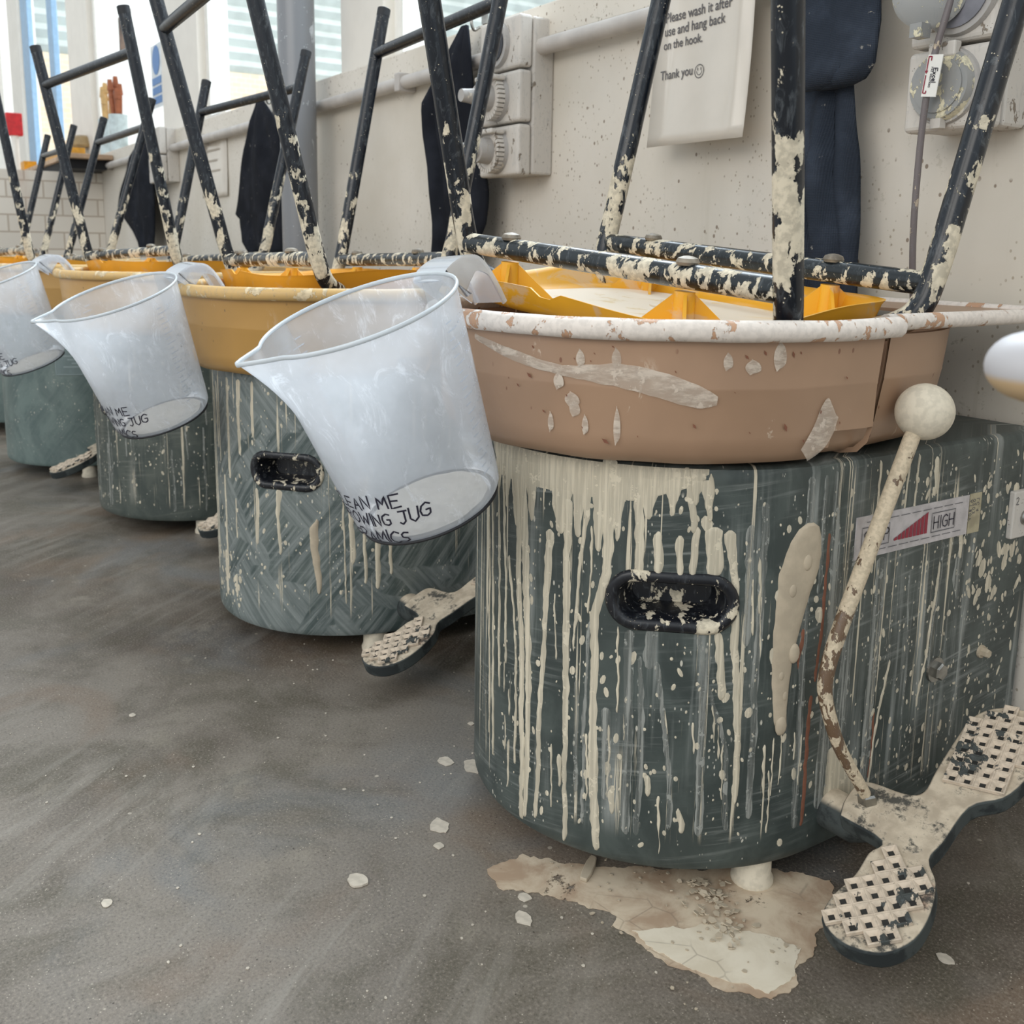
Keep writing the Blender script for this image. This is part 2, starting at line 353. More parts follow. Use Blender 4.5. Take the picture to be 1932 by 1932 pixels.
# ------------------------------------------------------------------ stroke lettering (drawn line by line)
G = {
'A': [[(0, 0), (.35, 1), (.7, 0)], [(.14, .38), (.56, .38)]], 'B': [[(0, 0), (0, 1), (.45, 1), (.6, .8), (.45, .53), (0, .53)], [(.45, .53), (.65, .28), (.5, 0), (0, 0)]],
'C': [[(.65, .85), (.4, 1), (.1, .8), (0, .5), (.1, .15), (.35, 0), (.65, .12)]], 'D': [[(0, 0), (0, 1), (.4, .95), (.65, .5), (.4, .05), (0, 0)]],
'E': [[(.6, 1), (0, 1), (0, 0), (.62, 0)], [(0, .52), (.48, .52)]], 'G': [[(.65, .85), (.4, 1), (.1, .8), (0, .5), (.1, .12), (.4, 0), (.65, .15), (.65, .48), (.38, .48)]],
'H': [[(0, 0), (0, 1)], [(.6, 0), (.6, 1)], [(0, .5), (.6, .5)]], 'I': [[(.05, 0), (.05, 1)]], 'J': [[(0, 1), (.55, 1)], [(.35, 1), (.33, .2), (.15, 0), (0, .15)]],
'L': [[(0, 1), (0, 0), (.5, 0)]], 'M': [[(0, 0), (.08, 1), (.38, .3), (.68, 1), (.78, 0)]], 'N': [[(0, 0), (.02, 1), (.55, 0), (.6, 1)]],
'O': [[(.35, 1), (.08, .8), (0, .5), (.08, .2), (.35, 0), (.6, .2), (.68, .5), (.6, .8), (.35, 1)]], 'P': [[(0, 0), (0, 1), (.45, 1), (.62, .76), (.45, .5), (0, .5)]],
'R': [[(0, 0), (0, 1), (.45, 1), (.6, .76), (.42, .52), (0, .5)], [(.3, .5), (.62, 0)]], 'S': [[(.58, .88), (.3, 1), (.05, .8), (.15, .58), (.5, .42), (.58, .2), (.3, 0), (0, .12)]],
'T': [[(0, 1), (.65, 1)], [(.32, 1), (.32, 0)]], 'U': [[(0, 1), (.03, .25), (.28, 0), (.55, .2), (.6, 1)]], 'W': [[(0, 1), (.2, 0), (.42, .75), (.62, 0), (.85, 1)]],
'V': [[(0, 1), (.3, 0), (.6, 1)]], 'Y': [[(0, 1), (.3, .5), (.6, 1)], [(.3, .5), (.3, 0)]], 'K': [[(0, 0), (0, 1)], [(.55, 1), (0, .45), (.6, 0)]],
'0': [[(.3, 1), (.05, .75), (.05, .25), (.3, 0), (.55, .25), (.55, .75), (.3, 1)]], '1': [[(.1, .8), (.3, 1), (.3, 0)]], '2': [[(0, .8), (.25, 1), (.5, .8), (.45, .5), (0, 0), (.55, 0)]],
'3': [[(0, .9), (.3, 1), (.5, .75), (.22, .53), (.52, .28), (.3, 0), (0, .1)]], '4': [[(.42, 0), (.42, 1), (0, .35), (.6, .35)]], '5': [[(.5, 1), (.08, 1), (.04, .55), (.35, .6), (.52, .3), (.3, 0), (0, .1)]],
'6': [[(.45, 1), (.1, .6), (.05, .2), (.3, 0), (.5, .25), (.3, .5), (.07, .35)]], '7': [[(0, 1), (.55, 1), (.2, 0)]], '8': [[(.28, .53), (.06, .76), (.28, 1), (.5, .76), (.28, .53), (.02, .25), (.28, 0), (.54, .25), (.28, .53)]],
'9': [[(.5, .65), (.28, .5), (.06, .75), (.28, 1), (.5, .8), (.4, 0)]], '/': [[(0, 0), (.4, 1)]], 'Z': [[(0, 1), (.55, 1), (0, 0), (.6, 0)]], 'X': [[(0, 0), (.6, 1)], [(0, 1), (.6, 0)]],
'x': [[(0, 0), (.5, .6)], [(0, .6), (.5, 0)]], 'c': [[(.48, .5), (.25, .62), (.02, .32), (.22, 0), (.48, .1)]], 'e': [[(.04, .32), (.5, .34), (.4, .6), (.2, .62), (.02, .32), (.2, 0), (.48, .1)]], 'l': [[(.05, 1), (.05, 0)]],
}
def stroke_lines(text, h, gap=.28, slant=0., jit=0., seed=1):
    """returns list of polylines in 2-D and the width"""
    rnd = random.Random(seed); x = 0; out = []
    for ch in text:
        if ch == ' ': x += .5*h; continue
        g = G[ch]; w = max(p[0] for s in g for p in s)
        dy = rnd.uniform(-jit, jit)*h; sc = 1+rnd.uniform(-jit, jit)
        for s in g: out.append([(x+(p[0]*sc+slant*p[1]+rnd.uniform(-jit, jit)*.3)*h, (p[1]*sc+rnd.uniform(-jit, jit)*.3)*h+dy) for p in s])
        x += (w+gap)*h
    return out, x
def ribbon(mb, line, w, fn, sub=3):
    """flat ribbon along a 2-D line, mapped by fn(x,y)->Vector"""
    pts = []
    for a, b in zip(line[:-1], line[1:]):
        for k in range(sub): pts.append((a[0]+(b[0]-a[0])*k/sub, a[1]+(b[1]-a[1])*k/sub))
    pts.append(line[-1]); v = []
    for i, p in enumerate(pts):
        q0 = pts[max(i-1, 0)]; q1 = pts[min(i+1, len(pts)-1)]; dx, dy = q1[0]-q0[0], q1[1]-q0[1]; L = hypot(dx, dy) or 1
        if i == 0: p = (p[0]-dx/L*w*.4, p[1]-dy/L*w*.4)
        if i == len(pts)-1: p = (p[0]+dx/L*w*.4, p[1]+dy/L*w*.4)
        nx, ny = -dy/L*w/2, dx/L*w/2
        v += [fn(p[0]+nx, p[1]+ny), fn(p[0]-nx, p[1]-ny)]
    mb.add(v, [(2*i, 2*i+1, 2*i+3, 2*i+2) for i in range(len(pts)-1)])
def text_part(name, mat, parent, items, loc=None):
    """items: (text,h,w,fn,kwargs)"""
    mb = MB()
    for text, h, w, fn, kw in items:
        ls, _ = stroke_lines(text, h, **kw)
        for l in ls: ribbon(mb, l, w, fn)
    return mb.build(name, mat, parent, loc=loc)

# ------------------------------------------------------------------ the room
WY = 1.06            # face of the back wall below the ledge
LZ = 1.022           # top of the ledge
def box_obj(name, a, b, mat, parent=None, bev=0, smooth=False):
    c = [(a[i]+b[i])/2 for i in range(3)]
    o = MB().box([a[i]-c[i] for i in range(3)], [b[i]-c[i] for i in range(3)]).build(name, mat, parent, smooth, loc=c)
    if bev: bevel(o, bev)
    return o
fl = obj('floor', [(-10, -4, 0), (3, -4, 0), (3, 1.3, 0), (-10, 1.3, 0)], [(0, 1, 2, 3)], M['floor'], smooth=False); struct(fl)
struct(obj('wall_back', MB().box((-10, WY, 0), (3, WY+.22, LZ-.06)).v, MB().box((-10, WY, 0), (3, WY+.22, LZ-.06)).f, M['wall'], smooth=False))
o = struct(box_obj('trim_1', (-10, WY-.012, LZ-.06), (3, WY+.22, LZ), M['wall'], bev=.004))
struct(obj('wall_left', MB().box((-10.15, -4, 0), (-10, 1.3, 3)).v, MB().box((-10.15, -4, 0), (-10, 1.3, 3)).f, M['white'], smooth=False))
struct(box_obj('trim_2', (-10, WY+.06, 2.9), (3, WY+.2, 3.05), M['frame'], bev=.004))
# windows: openings along the back wall, each with its own frame and glass
gm = NT('window_glass'); gm.t.nodes.remove(gm.b)
_tp = gm.n('ShaderNodeBsdfTransparent'); _tp.inputs[0].default_value = (.97, .99, 1, 1); _gl = gm.n('ShaderNodeBsdfGlossy'); _gl.inputs['Roughness'].default_value = .03
_mx = gm.n('ShaderNodeMixShader'); _mx.inputs[0].default_value = .05; gm.l(_tp.outputs[0], _mx.inputs[1]); gm.l(_gl.outputs[0], _mx.inputs[2]); gm.l(_mx.outputs[0], gm.out.inputs[0])
PY = WY+.10
posts = [(-2.57, -2.31), (-4.43, -3.90), (-6.55, -5.95), (-9.1, -8.55), (-.75, -.5), (.9, 1.15)]
for a, b in posts: struct(box_obj('trim_3', (a, PY-.05, LZ), (b, PY+.07, 2.9), M['frame'], bev=.004))
wins = [(-2.31, -.75), (-3.90, -2.57), (-5.95, -4.43), (-8.55, -6.55), (-9.95, -9.1), (-.5, .9)]
for a, b in ((-7.16, -6.98), (-8.3, -7.98)): struct(box_obj('trim_4', (a, PY-.06, LZ), (b, PY-.025, 2.9), M['blue'], bev=.004))
for i, (a, b) in enumerate(wins):
    mb = MB(); w = .045
    mb.box((a, PY-.02, LZ), (b, PY+.03, LZ+.035)); mb.box((a, PY-.02, 2.86), (b, PY+.03, 2.9))
    mb.box((a, PY-.02, LZ+.035), (a+w, PY+.03, 2.86)); mb.box((b-w, PY-.02, LZ+.035), (b, PY+.03, 2.86))
    fr = mb.build('window_%d' % (i+1), M['white'], None, False); struct(fr)
    g = obj('glass', [(a+w, PY, LZ+.03), (b-w, PY, LZ+.03), (b-w, PY, 2.87), (a+w, PY, 2.87)], [(0, 1, 2, 3)], gm.m, fr, False)

# what stands outside: a building with brick below and ribbed cladding above
def brick_mat():
    m = NT('pale_orange_brick'); b = m.n('ShaderNodeTexBrick'); oc = m.tc.outputs['Object']
    cmb = m.n('ShaderNodeCombineXYZ'); sp = m.sep(oc); m.l(sp[1], cmb.inputs[0]); m.l(sp[2], cmb.inputs[1])
    m.l(cmb.outputs[0], b.inputs['Vector']); b.inputs['Scale'].default_value = 4.5; b.inputs['Color1'].default_value = sgray(246, 222, 190); b.inputs['Color2'].default_value = sgray(242, 210, 176)
    b.inputs['Mortar'].default_value = sgray(235, 225, 205); b.inputs['Mortar Size'].default_value = .02; m.base(b.outputs['Color'], .9); return m.m
OX = -12.
bd = thing('outbuilding', 'brick and ribbed metal building seen outside through the windows', 'building', (OX, 5, 0))
o = box_obj('brick_wall', (OX-.3, 1.5, 0), (OX, 12, 2.55), brick_mat(), None); o.parent = bd; o.location = o.location-Vector((OX, 5, 0))
v = []; f = []; nz_ = 40
for i in range(nz_+1):
    z = 2.55+i*.075; x = .035*(1 if i % 2 else -1)
    v += [(x, -3.5, z), (x, 7, z)]
for i in range(nz_): f.append((2*i, 2*i+1, 2*i+3, 2*i+2))
obj('ribbed_cladding', v, f, plain('pale_grey_cladding', sgray(206, 214, 210), .5, .0, .06, 3), bd, False)

# ------------------------------------------------------------------ pottery wheels
RD = .213; ZT = .415
def UP(s, z, off=0.):
    """body side: s=0 where the near straight side meets the round front; s<0 runs to the wall"""
    if s < 0: return Vector((RD+off, -s, z))
    if s <= pi*RD: a = s/RD; return Vector(((RD+off)*cos(a), -(RD+off)*sin(a), z))
    return Vector((-(RD+off), s-pi*RD, z))
def body_mesh(depth, hole=(.1545, .291, .062, .027)):
    zs = [.03, .031, .034, .04]+[.05+.005*i for i in range(71)]+[.407, .412, .4145, .415]
    zo = [-.006, -.002, -.0005, 0]+[0]*71+[0, -.0015, -.005, -.009]
    smin = -depth; smax = pi*RD+depth
    ss = [smin, -.25, -.2, -.15, -.1, -.05]+[i*.005 for i in range(0, 134)]+[pi*RD, pi*RD+.1, smax]
    ss = sorted(set([max(q, smin) for q in ss])); v = []; f = []; uv = []
    for z, of in zip(zs, zo):
        for s in ss: v.append(UP(s, z, of)); uv.append((s, z))
    n = len(ss); hs, hz, hw, hh = hole
    for i in range(len(zs)-1):
        for k in range(n-1):
            cs = (ss[k]+ss[k+1])/2; cz = (zs[i]+zs[i+1])/2
            if hypot(max(0, abs(cs-hs)-.0325), cz-hz) < .0205: continue
            f.append((i*n+k+1, i*n+k, (i+1)*n+k, (i+1)*n+k+1))
    # top & bottom caps, back
    top = [ (len(zs)-1)*n+k for k in range(n)]; bot = list(range(n))
    f.append(tuple(reversed(top))); f.append(tuple(bot))
    return v, f, uv
def build_body(name, mat, parent, depth, hole):
    v, f, uv = body_mesh(depth, hole); o = obj(name, v, f, mat, parent)
    u = o.data.uv_layers.new(name='uv')
    for li, l in enumerate(o.data.loops): u.data[li].uv = uv[l.vertex_index]
    return sharp(o, 35)

def drip_rows(mb, rows, off=.0012, na=5, jit=.0019, seed=0):
    """rows: (z, sL, sR) from top to bottom; makes a slightly domed skin on the drum"""
    R = []
    for (z0, a0, b0), (z1, a1, b1) in zip(rows[:-1], rows[1:]):
        n = max(2, int(abs(z1-z0)/.004))
        for k in range(n):
            t = k/n; R.append((z0+(z1-z0)*t, a0+(a1-a0)*t, b0+(b1-b0)*t))
    R.append(rows[-1]); v = []; f = []
    for i, (z, a, b) in enumerate(R):
        wob = noise.noise(Vector((seed*3.1, z*70, 1)))*jit; wob2 = noise.noise(Vector((seed*3.1+9, z*110, 5)))*jit
        sh = noise.noise(Vector((seed, z*16, 3)))*jit*1.5
        a2 = a+wob+sh; b2 = b+wob2+sh
        if b2 < a2: b2 = a2+.0002
        for k in range(na+1):
            t = k/na; h = off*(0.15+.85*sin(pi*min(max(t, .02), .98))**.5) if 0 < k < na else -.0004
            if i in (0, len(R)-1): h = -.0004
            v.append(UP(a2+(b2-a2)*t, z, h))
    for i in range(len(R)-1):
        for k in range(na): f.append((i*(na+1)+k+1, i*(na+1)+k, (i+1)*(na+1)+k, (i+1)*(na+1)+k+1))
    mb.add(v, f)
def drip(mb, pts, w, seed=0, tip=True, **k):
    """pts (s,z) from top to bottom, w width"""
    rows = []
    for i, p in enumerate(pts):
        ww = (p[2] if len(p) > 2 else w)/2
        rows.append((p[1], p[0]-ww, p[0]+ww))
    z, a, b = rows[-1]
    if tip: rows.append((z-.006, a+(b-a)*.1, b-(b-a)*.1)); rows.append((z-.010, a+(b-a)*.42, b-(b-a)*.42))
    z, a, b = rows[0]; rows.insert(0, (z+.004, a+(b-a)*.35, b-(b-a)*.35))
    drip_rows(mb, rows, seed=seed, **k)
HOLES = [(.1545, .291)]
def clear(s, z): return not any(abs(s-a) < .07 and abs(z-b) < .034 for a, b in HOLES)
def dabs(mb, n, srange, zrange, seed, smin=.0008, smax=.0025, elong=2.2, off=.0006):
    r = random.Random(seed)
    for i in range(n):
        s = r.uniform(*srange); z = r.uniform(*zrange); a = smin+(smax-smin)*r.random()**3; b = a*r.uniform(1, elong); th = r.uniform(-.5, .5)
        if not clear(s, z): continue
        v = [UP(s, z, off)]; m = 8
        for k in range(m):
            q = 2*pi*k/m; x = a*cos(q); y = b*sin(q)
            v.append(UP(s+x*cos(th)-y*sin(th), z+x*sin(th)+y*cos(th), off*.3))
        mb.add(v, [(0, k+1, (k+1) % m+1)[::-1] for k in range(m)])

def stadium(hw, hh, n=12, r=None):
    """rounded slot outline, (ds,dz)"""
    out = []
    for c, a0 in ((hw-hh, -pi/2), (-(hw-hh), pi/2)):
        for k in range(n+1):
            a = a0+pi*k/n; out.append((c+hh*cos(a), hh*sin(a)))
    return out
def hand_hold(parent, s0, z0, hw=.058, hh=.0262):
    # raised ring
    v = []; f = []; rings = [(0.002, -.001), (0.0015, .0025), (-.001, .0042), (-.006, .0046), (-.0085, .0025), (-.0100, -.003), (-.0112, -.015), (-.014, -.036)]
    n = None
    for dw, off in rings:
        st = stadium(hw+dw, hh+dw); n = len(st)
        for a, b in st: v.append(UP(s0+a, z0+b, off))
    for i in range(len(rings)-1):
        for k in range(n): f.append((i*n+k, (i+1)*n+k, (i+1)*n+(k+1) % n, i*n+(k+1) % n))
    f.append(tuple((len(rings)-1)*n+k for k in range(n)))
    o = obj('hand_hold', v, f, M['black'], parent); sharp(o, 50); o['label'] = 'recessed black plastic hand hold'
    return o

def pan_ring(a0, a1, prof, cx=0., cy=-.01, rx=.227, ry=.236, n=90, zadj=0., close=True):
    """sweep a profile (radial offset, z) round the pan between two angles"""
    v = []; f = []; m = len(prof)
    for i in range(n+1):
        a = a0+(a1-a0)*i/n
        # a little squarer than an ellipse
        ca, sa = cos(a), sin(a); e = 2.15 if sa < 0 else 3.3; ry_ = ry if sa < 0 else .262
        k = (abs(ca)**e+abs(sa)**e)**(-1/e)
        for ro, z in prof:
            wob = .0012*noise.noise(Vector((a*4, z*20, 2)))
            v.append((cx+(rx+ro)*k*ca, cy+(ry_+ro)*k*sa, z+zadj+wob))
    for i in range(n):
        for j in range(m-1): f.append((i*m+j, (i+1)*m+j, (i+1)*m+j+1, i*m+j+1))
        if close: f.append((i*m+m-1, (i+1)*m+m-1, (i+1)*m, i*m))
    if close: f += [tuple(range(m)), tuple(reversed([n*m+j for j in range(m)]))]
    return v, f
WALLP = [(-.06, .4175), (-.030, .4175), (-.014, .421), (-.005, .431), (-.001, .446), (.0002, .484), (.0007, .4852), (.0006, .487), (.004, .526), (.0015, .527), (-.002, .488), (-.004, .45), (-.009, .434), (-.018, .425), (-.032, .4215), (-.06, .4215)]
LIPP = [(.0015, .527), (.004, .525), (.010, .526), (.0135, .530), (.0145, .536), (.012, .541), (.007, .5435), (.001, .542), (-.001, .537)]

def splash_pan(center, mp, ml, label, zadj=0., smears=False):
    root = thing('splash_pan', label, 'splash pan', (center[0], center[1], 0), 'splash pans on the pottery wheels')
    a0, a1 = radians(-167-0), radians(-8)
    a1 = radians(9.5)-0; a0 = -pi-radians(9.5)
    v, f = pan_ring(a0, a1, WALLP, zadj=zadj, n=150); fw = obj('front_pan', v, f, mp, root); sharp(fw, 40)
    # cut the lower corner of the front half next to the joint
    bm = bmesh.new(); bm.from_mesh(fw.data)
    dele = [q for q in bm.faces if atan2(q.calc_center_median().y+.01, q.calc_center_median().x) > radians(-5.5) and q.calc_center_median().x > 0 and q.calc_center_median().z < .447+zadj-.0012*max(0, -1.5-math.degrees(atan2(q.calc_center_median().y+.01, q.calc_center_median().x)))*4]
    bmesh.ops.delete(bm, geom=dele, context='FACES'); bm.to_mesh(fw.data); bm.free()
    v, f = pan_ring(a0-.01, a1+.045, [(q[0]+.001, q[1]+.003*0) for q in LIPP], zadj=zadj+.0); lp = obj('front_lip', v, f, ml, fw); sharp(lp, 60)
    # rear half with the table flange
    w2 = [(r_+.0 if z > .5 else r_, z) for r_, z in WALLP]
    v, f = pan_ring(radians(-12), pi+radians(12), [(r_-.0065 if z > .45 else r_-.011, z+.001) for r_, z in w2], zadj=zadj, n=120)
    rw = obj('rear_pan', v, f, mp, root); sharp(rw, 40)
    bm = bmesh.new(); bm.from_mesh(rw.data)
    dele = [q for q in bm.faces if q.calc_center_median().x > 0 and atan2(q.calc_center_median().y+.01, q.calc_center_median().x) < radians(16) and q.calc_center_median().z > .452+zadj]
    bmesh.ops.delete(bm, geom=dele, context='FACES'); bm.to_mesh(rw.data); bm.free()
    # flange
    hx = .2285; yb = .315; yj = .036; out = [(hx, yj), (hx, yb-.02), (hx-.02, yb), (-hx+.02, yb), (-hx, yb-.02), (-hx, yj)]
    inn = []
    for i in range(40):
        a = radians(14)+(pi-radians(28))*i/39; ca, sa = cos(a), sin(a); e = 3.3; k = (abs(ca)**e+abs(sa)**e)**(-1/e)
        inn.append(((.227-.012)*k*ca, -.01+(.262-.012)*k*sa))
    # grid between inner arc and outline sampled to the same count
    def samp(poly, n):
        L = [hypot(poly[i+1][0]-poly[i][0], poly[i+1][1]-poly[i][1]) for i in range(len(poly)-1)]; T = sum(L); res = []
        for i in range(n):
            d = T*i/(n-1); j = 0
            while j < len(L)-1 and d > L[j]: d -= L[j]; j += 1
            t = min(1, d/L[j]); res.append((poly[j][0]+(poly[j+1][0]-poly[j][0])*t, poly[j][1]+(poly[j+1][1]-poly[j][1])*t))
        return res
    on = samp(out, 40); v = []; f = []; z1 = .5385+zadj; z0 = .535+zadj
    for (a, b), (c, d) in zip(inn, on): v += [(a, b, z1), (c, d, z1+.003), (c, d, z0+.003), (a, b, z0)]
    for i in range(39):
        for j in range(4): f.append((4*i+j, 4*i+(j+1) % 4, 4*i+4+(j+1) % 4, 4*i+4+j))
    fl_ = obj('flange', v, f, mp, rw, True); sharp(fl_, 30)
    pth = [Vector((x, y, .5385+zadj)) for x, y in on]
    mb = MB(); prof = []
    n = 10; vv = []; ff = []
    for i, p in enumerate(pth):
        d = (pth[min(i+1, 39)]-pth[max(i-1, 0)]).normalized(); nrm = Vector((d.y, -d.x, 0))
        for k in range(n):
            a = 2*pi*k/n; vv.append(p+nrm*.007*cos(a)+Vector((0, 0, 1))*.0075*sin(a))
    for i in range(39):
        for k in range(n): ff.append((i*n+k, i*n+(k+1) % n, (i+1)*n+(k+1) % n, (i+1)*n+k))
    ff += [tuple(range(n)), tuple(reversed([39*n+k for k in range(n)]))]
    el = obj('flange_lip', vv, ff, ml, rw); 
    # floor of the pan
    v = [(0, 0, .4185+zadj)]; nn = 60
    for k in range(nn):
        a = 2*pi*k/nn; v.append((.18*cos(a), -.01+.19*sin(a), .4185+zadj))
    obj('pan_floor', v, [(0, k+1, (k+1) % nn+1) for k in range(nn)], mp, root, False)
    if smears:
        mb = MB()
        def ps(a, z, off):   # a: arc length from +X clockwise (towards the aisle)
            th = -a/.23; ca, sa = cos(th), sin(th); e = 2.15; k = (abs(ca)**e+abs(sa)**e)**(-1/e)
            w = .0035*(z-.446)/.08
            return Vector(((.227+w+off)*k*ca, -.01+(.236+w+off)*k*sa, z+zadj))
        def smear(top, bot, seed, off=.0012, na=4):
            top = [(q.x, q.y) for q in smooth_path([Vector((a, b, 0)) for a, b in top], 4)]; bot = [(q.x, q.y) for q in smooth_path([Vector((a, b, 0)) for a, b in bot], 4)]
            """top/bot: lists of (a,z) pairs of equal length along the smear"""
            vv = []; n_ = 0
            for (p0, q0), (p1, q1) in zip(zip(top[:-1], bot[:-1]), zip(top[1:], bot[1:])):
                for k in range(2):
                    t = k/2; P = (p0[0]+(p1[0]-p0[0])*t, p0[1]+(p1[1]-p0[1])*t); Q = (q0[0]+(q1[0]-q0[0])*t, q0[1]+(q1[1]-q0[1])*t)
                    jj = .0012*noise.noise(Vector((P[0]*90, seed, 0)))
                    for j in range(na+1):
                        u = j/na; vv.append(ps(P[0]+(Q[0]-P[0])*u, P[1]+(Q[1]-P[1])*u+jj*(1 if j in (0, na) else 0), off if 0 < j < na else .0003)); 
                    n_ += 1
            mb.add(vv, [(i*(na+1)+j, i*(na+1)+j+1, (i+1)*(na+1)+j+1, (i+1)*(na+1)+j) for i in range(n_-1) for j in range(na)])
        smear([(.355, .521), (.30, .511), (.25, .502), (.20, .506), (.163, .499), (.135, .488), (.122, .480)], [(.355, .516), (.30, .501), (.25, .493), (.20, .486), (.17, .479), (.14, .471), (.122, .474)], 1)
        smear([(.012, .462), (.020, .476), (.027, .470), (.034, .452), (.047, .430)], [(.006, .458), (.008, .452), (.010, .446), (.020, .432), (.040, .421)], 2)
        for a, z, w, h, sd in ((.255, .484, .010, .012, 3), (.243, .470, .014, .010, 4), (.240, .462, .010, .012, 5), (.262, .447, .006, .014, 6), (.230, .448, .006, .014, 7), (.203, .445, .006, .026, 8), (.075, .508, .012, .02, 9), (.098, .502, .014, .010, 10), (.118, .506, .008, .012, 11), (.235, .505, .008, .012, 12), (.205, .506, .008, .014, 13)):
            smear([(a, z+h), (a-w*.5, z+h*.6), (a-w*.6, z), (a, z-h*.3)], [(a, z+h*.9), (a+w*.3, z+h*.5), (a+w*.3, z+.001), (a, z-h*.4)], sd, .0008)
        mb.build('slip_smears', film('thin_white_slip', sgray(210, 196, 180), .45, .85, (30, 30, 110)), fw)
        mb = MB()
        r = random.Random(5)
        for i in range(26):
            a = r.uniform(0, .3); z = r.uniform(.435, .52); L = r.uniform(.001, .004); th = r.uniform(.6, 1.3); w = L*.4
            mb.add([ps(a-L*cos(th), z-L*sin(th), .0006), ps(a+w*sin(th), z-w*cos(th), .0006), ps(a+L*cos(th), z+L*sin(th), .0006), ps(a-w*sin(th), z+w*cos(th), .0006)], [(0, 1, 2, 3)])
        mb.build('terracotta_flecks', M['terra'], fw, False)
    return root

# pedal outline in its own tilted plane (x across, t along the rocker)
PED = [(-.040, -.010), (-.050, .012), (-.050, .040), (-.012, .050), (-.001, .062), (-.008, .090), (-.018, .135), (-.024, .175), (-.014, .200), (.008, .212), (.034, .204), (.052, .175), (.058, .135), (.056, .098), (.040, .070), (.046, .022), (.048, -.001), (.066, -.018), (.080, -.045), (.086, -.075), (.078, -.100), (.060, -.113), (.040, -.116), (.020, -.108), (.012, -.085), (.012, -.055), (.006, -.028), (.006, -.010)]
def pedal(parent):
    """two diamond-tread foot plates on one rocker arm, bolted to the near side"""
    th = radians(19)
    T = Matrix.Translation((-.5+.782, .73-.717, .085)) @ Matrix.Rotation(th, 4, 'X')
    sm = [p.to_2d() for p in smooth_path([Vector((x, y, 0)) for x, y in PED+PED[:1]], 4)][:-1]
    mb = MB(); mb.prism([(p.x, p.y) for p in sm], -.017, 0, T)
    o = mb.build('foot_pedal', M['pedal'], parent, True, ang=40); bevel(o, .0025, 2)
    # waffle tread on each plate: a lattice of low ridges
    def inside(x, y, poly, m):
        c = False; n = len(poly)
        for i in range(n):
            x1, y1 = poly[i]; x2, y2 = poly[(i+1) % n]
            if (y1 > y) != (y2 > y) and x < (x2-x1)*(y-y1)/(y2-y1)+x1: c = not c
        if not c: return False
        dmin = min(hypot(x-px, y-py) for px, py in poly); return dmin > m
    poly = [(p.x, p.y) for p in sm]; pk = .0134
    hx_ = [(-1, -1), (1, -1), (1, 1), (-1, 1)]
    for region, rot, (cx, cy) in (((lambda x, y: y > .088), .32, (.018, .15)), ((lambda x, y: y < -.016 and not (x < .02 and y > -.03)), -.62, (.05, -.07))):
        mb = MB(); rc, rs = cos(rot), sin(rot)
        for i in range(-9, 10):
            for j in range(-9, 10):
                u, w = i*pk, j*pk; x = cx+u*cos(rot)-w*sin(rot); y = cy+u*sin(rot)+w*cos(rot)
                if not region(x, y) or not all(inside(x+(a*rc-b*rs)*.42*pk, y+(a*rs+b*rc)*.42*pk, poly, .0) for a, b in hx_): continue
                # pit cell: raised frame sloping to a sunk square
                v = []
                for sc, z in ((.5, .0005), (.5, .0036), (.44, .0040), (.37, .0036), (.19, .0008)):
                    for a, b in hx_:
                        du, dw = a*sc*pk, b*sc*pk; v.append(T @ Vector((x+du*cos(rot)-dw*sin(rot), y+du*sin(rot)+dw*cos(rot), z)))
                f = [(4*q+k, 4*q+(k+1) % 4, 4*q+4+(k+1) % 4, 4*q+4+k) for q in range(4) for k in range(4)]
                mb.add(v, f)
                # dark pit floor added separately below
                pits.append([T @ Vector((x+a*.195*pk*cos(rot)-b*.195*pk*sin(rot), y+a*.195*pk*sin(rot)+b*.195*pk*cos(rot), .0009)) for a, b in hx_])
        tr = mb.build('tread', M['tread'], o, True, ang=28)
        mb = MB()
        for p in pits: mb.add(p, [(0, 1, 2, 3)])
        mb.build('tread_pits', M['pit'], tr, False); pits.clear()
    # pivot bracket
    mb = MB(); mb.tube([(RD-.012, .028, .066), (RD+.03, .028, .068), (RD+.045, .028, .072)], [.020, .020, .015], 20)
    mb.build('pivot', M['pedal'], o)
    return o
pits = []
def lever(parent, bend=True):
    pts = [(-.532+.782, .748-.717+.012, .078), (-.532+.782, .742-.717, .105), (-.540+.782, .712-.717, .155), (-.548+.782, .700-.717, .198), (-.550+.782, .700-.717, .222), (-.549+.782, .712-.717, .262), (-.545+.782, .745-.717, .345), (-.5405+.782, .787-.717, .447)]
    mb = MB(); mb.tube(smooth_path(pts, 5), [.0052+.0022*min(1, i/24) for i in range(36)], 14)
    rod = mb.build('speed_lever', M['rod'], parent)
    b = MB(); n = 20; prof = [(.0008, -.026)]+[(.0258*sin(pi*k/n), -.0258*cos(pi*k/n)) for k in range(1, n)]+[(.0008, .0258)]
    b.lathe(prof, 32, Matrix.Translation((-.54+.782, .796-.717, .4575)))
    k = b.build('lever_knob', M['ball'], rod); k['label'] = 'round ball knob coated in dried clay'
    h = MB(); h.lathe([(.0001, -.008), (.0095, -.008), (.0095, .006), (.008, .008), (.0001, .008)], 6, Matrix.Translation((-.532+.782, .75-.717, .094)) @ Matrix.Rotation(.25, 4, 'X'), cap=False)
    h.build('lever_nut', M['steel'], rod, False)
    return rod

